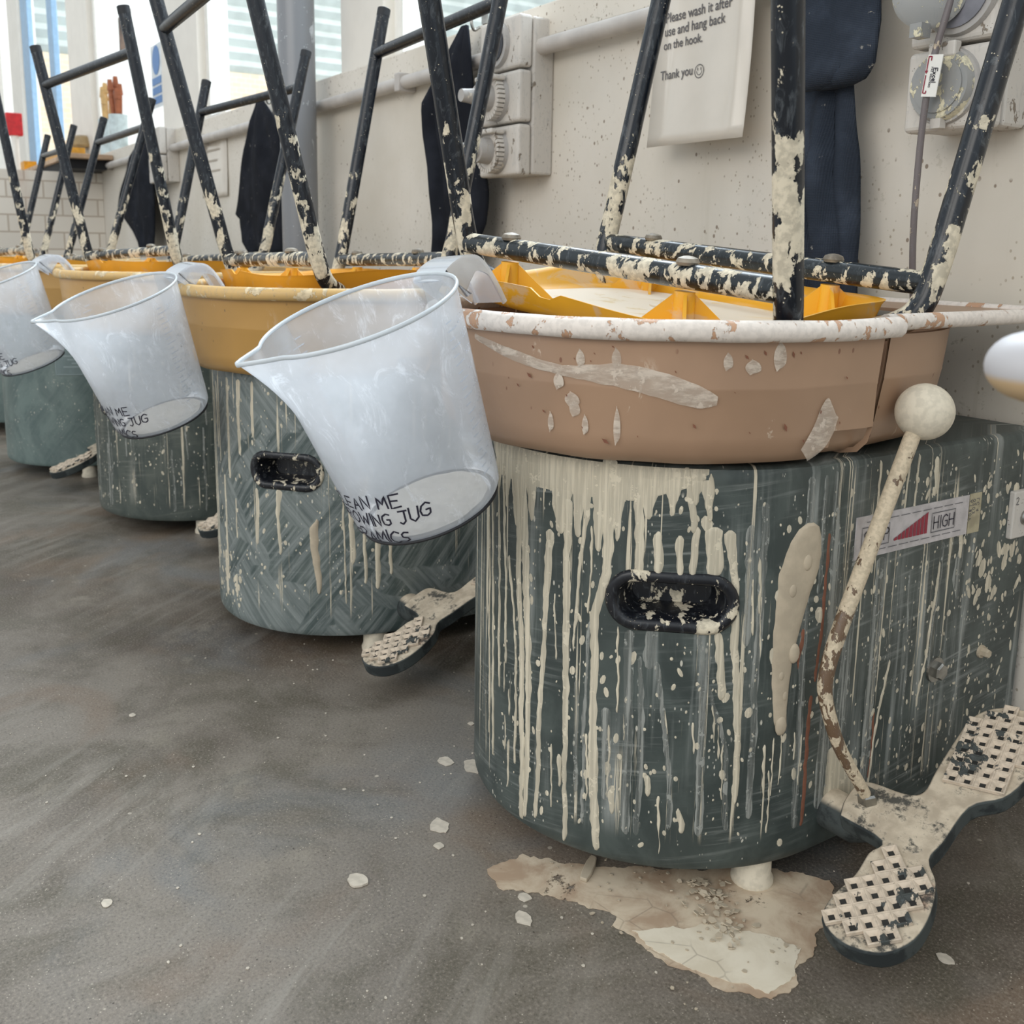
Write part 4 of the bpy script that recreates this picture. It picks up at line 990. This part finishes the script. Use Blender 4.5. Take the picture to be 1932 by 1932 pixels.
# the triple socket unit
def socket_unit(x0, x1, z0, z1, n, label, far=False):
    root = thing('isolator_socket_unit', label, 'electrical socket', ((x0+x1)/2, WY, z0), 'socket units on the back wall')
    cx = (x0+x1)/2; X0, X1 = x0-cx, x1-cx; Hh = z1-z0
    m = MB(); m.box((X0+.004, -.045, .004), (X1, 0, Hh-.004)); bevel(m.build('back_box', M['fitting'], root, False), .004)
    for i in range(n):
        a = Hh*i/n+.002; b = Hh*(i+1)/n-.002
        m = MB(); m.box((X0, -.074, a), (X1, -.046, b)); fc = m.build('socket_face', M['fitting'], root, False); bevel(fc, .006, 3)
    return root, cx, Hh
M['dial'] = splat('grey_dial_plastic', sgray(172, 168, 164), sgray(205, 198, 186), .60, .60, -1, 1, scale=70, rough=.4)
M['darkhole'] = plain('dark_recess', sgray(58, 60, 66), .6)
r_, cx, Hh = socket_unit(-1.645, -1.512, .722, .998, 3, 'wall socket unit with three round dials stacked vertically')
for i in range(3):
    z = Hh*(i+.5)/3; mb = MB(); cyl_y(mb, -.004, z, -.074, -.082, .040, .038, 40)
    if i == 2:
        dl = mb.build('dial', M['dial'], r_); m = MB(); cyl_y(m, -.004, z, -.082, -.084, .030); m.build('recess', M['darkhole'], dl)
        m = MB(); m.box((-.008, -.088, z-.028), (.000, -.083, z+.028), None); m.build('key', M['dial'], dl, False)
    else:
        dl = mb.build('dial', M['dial'], r_)
        m = MB()
        for k in range(30):
            a = 2*pi*k/30; c_, s_ = cos(a), sin(a); T = Matrix.Translation((-.004+.036*c_, -.082, z+.036*s_)) @ Matrix.Rotation(-a, 4, 'Y')
            m.box((-.004, -.014, -.0028), (.003, 0, .0028), T)
        cyl_y(m, -.004, z, -.082, -.094, .034, .032); m.build('ribbed_collar', M['fitting'], dl)
        m = MB(); cyl_y(m, -.004, z, -.094, -.118, .024, .021); cyl_y(m, -.004, z, -.118, -.150, .014, .011); m.build('plug', M['dial'], dl)
        m = MB(); m.box((-.030, -.108, z+.028), (.030, -.078, z+.037)); bevel(m.build('cover_hinge', M['fitting'], dl, False), .003)
r_, cx, Hh = socket_unit(-.728, -.628, .727, .905, 2, 'grey socket unit near the right edge with a clay-spattered round cover')
M['cover'] = splat('spattered_clear_cover', sgray(150, 150, 148), sgray(222, 214, 186), .53, .53, -1, 1, scale=70, rough=.25)
z = .047; mb = MB(); cyl_y(mb, 0, z, -.074, -.079, .040, .039, 40); sk = mb.build('socket_ring', M['dial'], r_)
m = MB(); cyl_y(m, -.001, z, -.079, -.087, .037, .034, 40); cyl_y(m, -.001, z, -.087, -.0885, .028, .028, 40); cv = m.build('round_cover', M['cover'], sk); cv['label'] = 'closed round cover spattered with clay'
m = MB(); m.box((-.016, -.088, z+.028), (.016, -.076, z+.044)); bevel(m.build('cover_hinge', M['fitting'], sk, False), .002)
m = MB(); m.box((-.006, -.088, z-.044), (.006, -.078, z-.034)); m.build('cover_latch', M['fitting'], sk, False)
z = .140; mb = MB(); cyl_y(mb, .008, z, -.074, -.080, .044, .042, 40); sk = mb.build('socket_ring', M['dial'], r_)
m = MB(); cyl_y(m, .008, z, -.080, -.082, .036); m.build('recess', plain('grey_recess', sgray(128, 128, 136), .5), sk)
m = MB(); T = Matrix.Translation((-.012, -.098, z)) @ Matrix.Rotation(.55, 4, 'Z') @ Matrix.Rotation(pi/2, 4, 'X')
m.lathe([(.0001, -.003), (.036, -.003), (.037, .003), (.033, .006), (.0001, .006)], 40, T, False); cv = m.build('open_cover', M['cover'], sk); cv['label'] = 'round cover hanging half open'
m = MB(); m.box((-.020, -.116, z-.046), (-.006, -.100, z-.032)); m.build('cover_latch', M['cover'], cv, False)
r_, cx, Hh = socket_unit(-4.20, -4.02, .82, 1.03, 2, 'small pale socket unit far along the wall beside the dark hung cloth')

# power cable with its tag
cp = [(-.668, .972, .872), (-.672, .966, .84), (-.678, .962, .805), (-.684, .962, .76), (-.688, .964, .70), (-.690, .968, .62), (-.692, .980, .55), (-.694, 1.0, .48), (-.695, 1.02, .425)]
mb = MB(); o0 = Vector(cp[0]); mb.tube([p-o0 for p in smooth_path([Vector(q) for q in cp], 6)], .0036, 12)
cb = mb.build('power_cable', splat('grey_flex', sgray(112, 104, 104), sgray(196, 180, 160), .56, .56, -1, 1, scale=90, rough=.5), None, loc=cp[0]); tag(cb, 'grey power cable with white test tag hanging from the right socket', 'cable')
TG = Matrix.Translation(Vector((-.678, .957, .783))-o0) @ Matrix.Rotation(radians(7), 4, 'Y')
m = MB(); m.box((-.006, -.0006, -.022), (.0115, .0006, .020), TG); tg = m.build('test_tag', M['white'], cb, False); tg['label'] = 'white tag printed Excel PAT Solutions'
# lettering runs down the tag
tf = lambda ox, oz: (lambda x, y: TG @ Vector((ox+y, -.0011, oz-x)))
text_part('tag_text', M['ink'], tg, [('E', .0048, .0009, tf(.0036, .0065), {}), ('xcel', .0048, .0009, tf(.0036, .0028), dict(gap=.2)), ('PAT SOLUTIONS', .0021, .0004, tf(.0006, .0075), dict(gap=.2))])
m = MB()
for l in ([(-.001, .0145), (-.001, .018), (-.0045, .018), (-.0045, .004)], [(-.0045, -.001), (-.0045, -.0185), (-.001, -.0185), (-.001, -.0165)]): ribbon(m, [(a, b) for a, b in l], .0013, lambda x, y: TG @ Vector((x+.003 if False else x, -.0011, y)))
m.add([TG @ Vector((-.0065, -.0012, .004)), TG @ Vector((-.0025, -.0012, .004)), TG @ Vector((-.0045, -.0012, .0005))], [(0, 1, 2)])
m.build('tag_border', M['print_red'], tg, False)

# paper notices
def text_mesh(txt, width, mat, parent, T, bold=0.):
    cu = bpy.data.curves.new('t', 'FONT'); cu.body = txt; cu.offset = bold; cu.resolution_u = 4; cu.shear = .0
    o = bpy.data.objects.new('t', cu); COL.objects.link(o); dg = bpy.context.evaluated_depsgraph_get(); dg.update()
    me = bpy.data.meshes.new_from_object(o.evaluated_get(dg)); bpy.data.objects.remove(o)
    xs = [v.co.x for v in me.vertices]; sc = width/(max(xs)-min(xs)); x0 = min(xs)
    for v in me.vertices: v.co = T @ Vector(((v.co.x-x0)*sc, v.co.y*sc*1.12, 0))
    me.materials.clear(); me.materials.append(mat)
    r = bpy.data.objects.new('printed_line', me); COL.objects.link(r); r.parent = parent; return r
def paper(x0, x1, z0, z1, label, curl=.010, yw=WY):
    cx = (x0+x1)/2; v = []; n = 16
    yb = lambda z: -.003-curl*max(0, 1-(z-z0)/.18)**2
    for i in range(n+1):
        z = z0+(z1-z0)*i/n
        for k in range(5): v.append((x0-cx+(x1-x0)*k/4, yb(z), z-z0))
    f = [(i*5+k, i*5+k+1, i*5+k+6, i*5+k+5) for i in range(n) for k in range(4)]
    o = obj('paper_notice', v, f, plain('laminated_paper', sgray(226, 218, 206), .16, 0, .03, 6), None, True, loc=(cx, yw, z0)); tag(o, label, 'notice', 'paper notices on the back wall')
    md = o.modifiers.new('s', 'SOLIDIFY'); md.thickness = .0006; return o, cx, yb
pn, cx, yb = paper(-1.186, -.990, .748, 1.032, 'laminated notice reading Please wash it after use, beside the hanging apron', .010, WY-.043)
def TM(x, z): return Matrix.Translation((x*.96-cx, yb(.6+(z-.6)*.96)-.0012, .6+(z-.6)*.96-.748)) @ Matrix.Rotation(pi/2, 4, 'X')
tm = plain('notice_print', sgray(96, 92, 92), .4, 0, 0)
for txt, x, z, w in (('Please wash it after', -1.212, .936, .139), ('use and hang back', -1.213, .9165, .128), ('on the hook.', -1.214, .897, .084), ('Thank you', -1.217, .853, .071), ('When using the apron', -1.212, .9755, .150), ('', 0, 0, 0)):
    if txt and txt != 'When using the apron': text_mesh(txt, w*.96, tm, pn, TM(x, z), .012)
m = MB(); T = TM(-1.132, .856)
ribbon(m, [(.009*cos(2*pi*k/20), .009*sin(2*pi*k/20)) for k in range(21)], .0012, lambda x, y: T @ Vector((x, y, 0)), 1)
ribbon(m, [(.005*cos(pi+pi*k/8), .005*sin(pi+pi*k/8)) for k in range(9)], .001, lambda x, y: T @ Vector((x, y, 0)), 1)
for s_ in (-.0033, .0033): ribbon(m, [(s_, .0018), (s_, .0045)], .0014, lambda x, y: T @ Vector((x, y, 0)), 1)
m.build('smiley_face', tm, pn, False)
pn, cx2, yb2 = paper(-3.70, -3.41, .752, 1.03, 'faded paper notice far along the wall behind the second stool', .004)
m = MB()
for k in range(5): ribbon(m, [(-.09, .23-.035*k), (.06-.03*(k % 2), .23-.035*k)], .006, lambda x, y: Vector((x, -.006, y)), 4)
m.build('printed_line', plain('faint_print', sgray(178, 168, 154), .6, 0, 0), pn, False)

# hanging cloths
def cloth(rows, y0, label, mat, folds=2.4, amp=.014, seed=0, hook=None, thick=.006, name='hanging_apron', parent=None):
    rows = [tuple(r) for r in rows]; x_c = (rows[0][1]+rows[0][2])/2; zt = rows[0][0]
    R = []
    for (z0, a0, b0), (z1, a1, b1) in zip(rows[:-1], rows[1:]):
        n = max(2, int(abs(z1-z0)/.012))
        for k in range(n): t = k/n; R.append((z0+(z1-z0)*t, a0+(a1-a0)*t, b0+(b1-b0)*t))
    R.append(rows[-1]); N = 36; v = []
    for i, (z, a, b) in enumerate(R):
        g = min(1, i/10)
        for k in range(N+1):
            t = k/N; edge = (1-abs(2*t-1)**6)
            y = -amp*(.5+.5*sin(2*pi*folds*t+seed+z*5))*g*edge-amp*.8*sin(pi*t)*g-.010*noise.noise(Vector((t*5, z*8, seed)))*g
            v.append((a+(b-a)*t-x_c+.003*noise.noise(Vector((z*14, seed, 0))), y, z-zt+.004*noise.noise(Vector((t*6, seed, 4)))))
    f = [(i*(N+1)+k, i*(N+1)+k+1, (i+1)*(N+1)+k+1, (i+1)*(N+1)+k) for i in range(len(R)-1) for k in range(N)]
    o = obj(name, v, f, mat, parent, True, loc=(x_c, y0, zt) if parent is None else Vector((x_c, y0, zt))-parent.location)
    md = o.modifiers.new('s', 'SOLIDIFY'); md.thickness = thick; md.offset = -1
    if parent is None:
        tag(o, label, 'apron', 'dark aprons hung on the back wall')
    if hook:
        m = MB(); m.tube(smooth_path([Vector(p) for p in ((hook, WY-.008, zt+.03), (hook, WY-.03, zt+.035), (hook, WY-.04, zt+.012), (hook, WY-.034, zt-.004), (hook, WY-.022, zt+.002))], 5), .003, 10)
        m2 = MB(); c0 = Vector((hook, WY-.02, zt)); m2.v = [p-c0 for p in m.v]; m2.f = m.f; m2.box((-.009, .008, .01), (.009, .012+.0, .045))
        h = m2.build('coat_hook', M['steel'], None, loc=c0); tag(h, label_h(label), 'hook', 'hooks holding the aprons')
    return o
def label_h(l): return 'metal hook holding the '+l
a1 = cloth([(1.03, -.915, -.80), (.93, -.912, -.786), (.86, -.908, -.778), (.815, -.906, -.783), (.806, -.904, -.795), (.803, -.900, -.83), (.803, -.898, -.85)], 1.000, 'nearest charcoal apron bunched up and hanging between notice and right socket', M['cloth'], 1.3, .012, 1, None, .012)
cloth([(.84, -.900, -.838), (.80, -.898, -.828), (.72, -.895, -.815), (.62, -.892, -.806), (.54, -.888, -.800)], 1.022, '', M['cloth'], 2.2, .016, 4, None, .005, 'apron_tail', a1)
a2 = cloth([(1.012, -1.745, -1.725), (.975, -1.79, -1.715), (.94, -1.83, -1.71), (.885, -1.90, -1.70), (.82, -1.89, -1.68), (.76, -1.875, -1.66), (.70, -1.87, -1.65), (.64, -1.86, -1.655), (.56, -1.855, -1.70)], 1.008, 'black apron hung left of the three-dial sockets', M['cloth_dark'], 2.3, .014, 2, -1.735)
cloth([(1.0, -2.93, -2.88), (.95, -2.99, -2.80), (.87, -3.04, -2.72), (.78, -3.09, -2.69), (.685, -3.16, -2.68), (.672, -3.12, -2.68), (.60, -3.10, -2.70), (.565, -3.02, -2.72)], 1.005, 'black apron hung just left of the grey column', M['cloth_dark'], 2.2, .014, 3, -2.905)
cloth([(1.0, -4.42, -4.32), (.95, -4.60, -4.23), (.85, -4.74, -4.21), (.735, -4.90, -4.21), (.70, -4.78, -4.21), (.64, -4.60, -4.22), (.56, -4.44, -4.26)], 1.005, 'farthest black apron, slanting, under the small socket unit', M['cloth_dark'], 2, .014, 6, -4.36)

# grey column
mb = MB(); mb.lathe([(.0465, 0), (.0465, 3.0)], 40); cl = mb.build('steel_column', M['column'], None, loc=(-2.515, .966, 0)); tag(cl, 'round grey painted column standing against the back wall between windows', 'column')
m = MB(); m.lathe([(.055, 0), (.055, .04), (.047, .05)], 40); m.build('base_collar', M['column'], cl)

# ------------------------------------------------------------------ far left end
def painted_brick():
    m = NT('white_painted_brick'); b = m.n('ShaderNodeTexBrick'); oc = m.tc.outputs['Object']; sp_ = m.sep(oc)
    cmb = m.n('ShaderNodeCombineXYZ'); m.l(sp_[1], cmb.inputs[0]); m.l(sp_[2], cmb.inputs[1]); m.l(cmb.outputs[0], b.inputs['Vector'])
    b.inputs['Scale'].default_value = 3.; b.inputs['Color1'].default_value = sgray(232, 224, 212); b.inputs['Color2'].default_value = sgray(222, 214, 202); b.inputs['Mortar'].default_value = sgray(190, 176, 160); b.inputs['Mortar Size'].default_value = .012
    n = m.noise(m.vec(oc, (1, 1, .3)), 5, 5); m.base(m.mix(m.step(n, .58, .75, 0, .6), b.outputs['Color'], sgray(190, 150, 128)), .6); return m.m
struct(box_obj('wall_2', (-7.3, -4, 0), (-5.5, WY-.001, .93), painted_brick()))
ct = box_obj('worktop', (-7.3, .84, .975), (-5.15, WY-.014, .998), plain('worn_timber', sgray(206, 172, 140), .6, 0, .15, 9), bev=.004); tag(ct, 'worn timber worktop with black shadow gap, at far left end of the room', 'worktop')
m = MB(); m.box((-.9, -.085, -.0555), (1.02, .085, -.012)); m.build('shadow_gap_fill', plain('underside_shade_black', sgray(20, 20, 24), .8), ct, False)  # block coloured black to stand for the shade under the worktop
def tray(x0, x1, y0, y1, z, h, c, label):
    m = MB(); cx, cy = (x0+x1)/2, (y0+y1)/2; w = .008; X, Y_ = (x1-x0)/2, (y1-y0)/2
    m.box((-X, -Y_, 0), (X, Y_, w)); m.box((-X, -Y_, w), (-X+w, Y_, h)); m.box((X-w, -Y_, w), (X, Y_, h)); m.box((-X+w, -Y_, w), (X-w, -Y_+w, h)); m.box((-X+w, Y_-w, w), (X-w, Y_, h))
    o = m.build('storage_tray', plain('yellow_plastic', c, .45), None, False, loc=(cx, cy, z)); tag(o, label, 'tray', 'yellow trays on the far worktop')
tray(-7.2, -6.75, .86, .93, .998, .06, sgray(228, 160, 30), 'small yellow tray at the left end of the far worktop')
tray(-6.6, -5.75, .93, 1.03, .998, .075, sgray(222, 160, 50), 'larger yellow tray on the far worktop')
def pot(x, y, z, c, label, hc):
    t = thing('brush_tube', label, 'brush pot', (x, y, z), 'brush pots on the window ledge')
    m = MB(); m.lathe([(.0001, 0), (.040, 0), (.043, .17), (.039, .17), (.037, .006), (.0001, .006)], 24, None, False); m.build('tube', plain('pale_blue_plastic', c, .4), t)
    r = random.Random(int(x*10))
    for k in range(4):
        a = r.uniform(0, 6.28); dx, dy = .022*cos(a), .022*sin(a); m = MB(); m.tube([(dx*.5, dy*.5, .01), (dx*1.2, dy*1.2, .24+.02*k)], [.008, .012], 8); m.tube([(dx*1.2, dy*1.2, .24+.02*k), (dx*1.3, dy*1.3, .29+.02*k)], [.016, .010], 8)
        m.build('brush', plain('brush_handle', hc, .6), t)
pot(-5.45, WY+.028, LZ, sgray(206, 222, 226), 'left pale tube of brushes on the window ledge', sgray(220, 180, 120))
pot(-5.20, WY+.028, LZ, sgray(210, 224, 226), 'right pale tube holding terracotta-coloured brushes on the window ledge', sgray(168, 96, 60))
t = thing('mushroom_ornament', 'small brown capped mushroom ornament on the ledge at far left', 'ornament', (-6.15, WY+.03, LZ))
m = MB(); m.lathe([(.0001, 0), (.045, 0), (.032, .05), (.03, .09), (.0001, .09)], 20, None, False); m.build('stem', M['white'], t)
m = MB(); m.lathe([(.0001, .085), (.085, .082), (.088, .095), (.065, .135), (.03, .15), (.0001, .153)], 24, None, False); m.build('cap', plain('brown_glaze', sgray(168, 140, 96), .4), t)
bm_ = NT('translucent_board'); bm_.t.nodes.remove(bm_.b); _a = bm_.n('ShaderNodeBsdfDiffuse'); _a.inputs[0].default_value = (.9, .89, .87, 1); _b = bm_.n('ShaderNodeBsdfTranslucent'); _b.inputs[0].default_value = (.98, .97, .95, 1); _c = bm_.n('ShaderNodeMixShader'); _c.inputs[0].default_value = .6; bm_.l(_a.outputs[0], _c.inputs[1]); bm_.l(_b.outputs[0], _c.inputs[2]); bm_.l(_c.outputs[0], bm_.out.inputs[0])
wb = box_obj('white_board', (-5.90, WY+.088, LZ), (-4.50, WY+.092, 2.1), bm_.m); tag(wb, 'large blank white board leaning in the far window', 'board')
pc = box_obj('small_picture', (-5.32, WY+.078, 1.50), (-5.08, WY+.085, 1.66), plain('faded_picture', sgray(150, 120, 100), .6, 0, .3, 12)); tag(pc, 'small faded picture stuck on the white board', 'picture')
c0 = pc.location.copy()
sg = box_obj('safety_sign', (-4.70, WY+.074, 1.17), (-4.52, WY+.079, 1.43), plain('white_sign_card', sgray(226, 232, 236), .4)); tag(sg, 'narrow blue and white safety sign on the white board', 'sign')
bl = plain('safety_blue', sgray(60, 120, 184), .4, 0, 0); m = MB(); cyl_y(m, 0, .065, -.003, -.0045, .060); m.build('blue_disc', bl, sg)
m = MB(); 
for k in range(3): m.box((-.075, -.0045, -.115+.04*k), (.075, -.003, -.085+.04*k))
m.build('blue_panel', bl, sg, False)
ex = thing('wall_alarm', 'small red and white alarm box beyond the far worktop at left edge', 'alarm', (-6.75, .82, .93))
m = MB(); m.tube([(0, 0, 0), (0, 0, .27)], .022, 14); m.build('bracket_pipe', M['white'], ex)
m = MB(); m.box((-.03, -.045, .27), (.03, .045, .40)); bevel(m.build('red_case', plain('red_case', sgray(214, 40, 48), .4), ex, False), .006)

# ------------------------------------------------------------------ clay on the floor
def flat_blob(poly, h, jit, seed, n=10):
    P = []
    for i in range(len(poly)):
        a, b = Vector(poly[i]), Vector(poly[(i+1) % len(poly)])
        k = max(2, int((b-a).length/.0028))
        for j in range(k):
            p = a+(b-a)*j/k; nn = Vector((-(b-a).y, (b-a).x)).normalized()
            d = sum(noise.noise(Vector((p.x*f_, p.y*f_, seed)))*w for f_, w in ((40, 1), (110, .7), (300, .3)))
            P.append(p+nn*d*jit)
    return P
def slab(name, poly, h, jit, mat, label, cat, group=None, seed=1, z=0.0003):
    P = flat_blob(poly, h, jit, seed); c = sum(P, Vector((0, 0)))/len(P)
    m = MB(); m.prism([(p.x-c.x, p.y-c.y) for p in P], 0, h); o = m.build(name, mat, None, False, loc=(c.x, c.y, z)); tag(o, label, cat, group); return o
def clay_floor(name, c1, c2, hole=.56):
    m = NT(name); oc = m.tc.outputs['Object']; n = m.noise(oc, 22, 6, .6, .4)
    c = m.mix(m.step(n, .35, .65), c1, c2); cr = m.n('ShaderNodeTexVoronoi'); cr.feature = 'DISTANCE_TO_EDGE'; m.l(oc, cr.inputs['Vector']); cr.inputs['Scale'].default_value = 26
    ck = m.math('MULTIPLY', m.step(cr.outputs['Distance'], 0, .03, 1, 0), m.step(m.noise(oc, 9, 3), .5, .6)); c = m.mix(m.math('MULTIPLY', ck, .4), c, sgray(110, 98, 84))
    m.base(c, .9); al = m.step(m.noise(m.vec(oc, loc=(3, 3, 3)), 20, 8, .8), .37, .39); m.l(al, m.b.inputs['Alpha']); m.bump(n, .3, .001); return m.m
M['spill'] = clay_floor('dried_clay_spill', sgray(206, 190, 166), sgray(170, 146, 122)); M['spill2'] = clay_floor('pale_clay_skin', sgray(220, 210, 190), sgray(206, 194, 172))
slab('clay_spill', [(-.741, .462), (-.745, .500), (-.70, .545), (-.66, .60), (-.60, .70), (-.555, .74), (-.52, .70), (-.512, .665), (-.496, .639), (-.486, .61), (-.478, .598), (-.476, .567), (-.501, .549), (-.533, .532), (-.562, .521), (-.594, .519), (-.617, .512), (-.622, .528), (-.640, .515), (-.659, .509), (-.69, .482), (-.713, .459)], .0008, .0062, M['spill'], 'broad patch of dried buff clay spilt under the nearest drum', 'clay spill')
slab('clay_spill', [(-.60, .525), (-.585, .56), (-.56, .60), (-.53, .625), (-.505, .635), (-.49, .61), (-.484, .59), (-.482, .572), (-.505, .555), (-.535, .537), (-.565, .526)], .0006, .005, M['spill2'], 'paler cracked clay skin on the spilt patch by the front pedal plate', 'clay spill', seed=5, z=.0012)
r = random.Random(3)
SP = [(-.945, .528, .011, 'small oval clay splash left of the nearest drum'), (-.916, .552, .016, 'larger clay splash partly under the left edge of the nearest drum'), (-.792, .347, .011, 'flat clay chip alone on the floor in front of the nearest drum'), (-.833, .458, .013, 'round pale clay splash between the nearest jug and drum, on the floor'), (-.802, .440, .006, 'pinkish clay speck in front of the left edge of the nearest drum'), (-.665, .452, .010, 'clay splash just in front of the big spilt patch'), (-.884, .138, .006, 'small clay speck far out on the empty floor, lowest at left'), (-1.254, .241, .005, 'tiny clay speck on the empty floor at left middle'), (-1.01, .60, .005, 'tiny clay speck between the first two wheels'), (-.43, .734, .007, 'cream clay chip on the floor right of the front pedal plate'), (-.69, .47, .007, 'small clay splash touching the left tip of the spilt patch')]
for i, (x, y, q, lb) in enumerate(SP):
    n = 9; ang = r.uniform(0, 6); poly = [(x+q*(1+.25*r.uniform(-1, 1))*cos(2*pi*k/n), y+q*.8*(1+.25*r.uniform(-1, 1))*sin(2*pi*k/n)) for k in range(n)]
    slab('clay_splash', poly, .0008 if i != 2 else .002, q*.16, M['clay_w'], lb, 'clay splash', 'clay splashes on the floor', seed=i+20)
# loose flakes on the spill: one heap nobody could count
mb = MB(); r = random.Random(11)
for i in range(150):
    if i < 60: x, y = r.gauss(-.60, .012), r.gauss(.615, .010)
    elif i < 110: x, y = r.gauss(-.565, .018), r.gauss(.60, .014)
    else: x, y = r.uniform(-.72, -.50), r.uniform(.50, .63); 
    q = r.uniform(.0012, .0048)*(1 if i < 110 else .6); T = Matrix.Translation((x+.59, y-.6, r.uniform(.0005, .005 if i < 110 else .0012))) @ Matrix.Rotation(r.uniform(0, 6.28), 4, 'Z') @ Matrix.Rotation(r.uniform(-.5, .5) if i < 110 else 0, 4, 'X')
    poly = [(q*r.uniform(.6, 1.2)*cos(2*pi*k/5), q*r.uniform(.5, 1)*sin(2*pi*k/5)) for k in range(5)]; mb.prism(poly, 0, .0009, T)
fk = mb.build('clay_flakes', M['clay_b'], None, False, loc=(-.59, .6, .001)); tag(fk, 'loose flakes of dry clay scattered on the spilt patch by the drum foot', 'clay flakes'); fk['kind'] = 'stuff'
mb = MB(); 
for i in range(170):
    x, y = r.uniform(-1.4, -.3), r.uniform(.1, 1.0); q = r.uniform(.0006, .0022); poly = [(q*r.uniform(.6, 1.3)*cos(2*pi*k/5), q*r.uniform(.5, 1)*sin(2*pi*k/5)) for k in range(5)]
    mb.prism(poly, 0, .0006, Matrix.Translation((x+.85, y-.5, 0)))
fk = mb.build('clay_crumbs', M['clay_w'], None, False, loc=(-.85, .5, .0003)); tag(fk, 'tiny dry clay crumbs strewn over the concrete floor', 'clay crumbs'); fk['kind'] = 'stuff'
m = MB(); T = Matrix.Rotation(2.2, 4, 'Z'); m.prism([(-.020, -.004), (-.008, -.0055), (.006, -.005), (.018, -.003), (.020, .003), (.008, .005), (-.010, .0045), (-.019, .003)], 0, .004, T)
o = bevel(m.build('clay_roll', M['clay_b'], None, False, loc=(-.69, .545, .0013)), .001); tag(o, 'short stub of dry clay lying on the spilt patch under the drum', 'clay piece')

# ------------------------------------------------------------------ neighbouring lever at the right edge
NK = Vector((-.2300, .4305, .5515))
t = thing('control_lever', 'blurred cream and white knobbed lever entering at the right edge', 'lever', (-.13, .50, 0))
def knobmat():
    m = NT('cream_knob_white_slip_top'); z = m.sep(m.tc.outputs['Object'])[2]; m.base(m.mix(m.step(z, .545, .549), sgray(196, 168, 130), sgray(186, 184, 186)), .5); return m.m
off = NK-Vector((-.13, .50, 0))
m = MB(); n = 16; m.lathe([(.0001, -.0160)]+[(.029*sin(pi*k/n)**.7, -.0160*cos(pi*k/n)) for k in range(1, n)]+[(.0001, .0160)], 32, Matrix.Translation(off), False)
m.build('knob', knobmat(), t)
m = MB(); m.tube(smooth_path([off+Vector((.012, .008, -.012)), off+Vector((.05, .03, -.15)), Vector((.03, .02, .25)), Vector((0, 0, .0))], 6), .006, 12); m.build('lever_rod', M['rod'], t)

group_stuff(['cream_clay_drips', 'clay_spatter', 'grey_slip_runs', 'slip_smears', 'terracotta_flecks', 'terracotta_streak', 'tread_pits'])
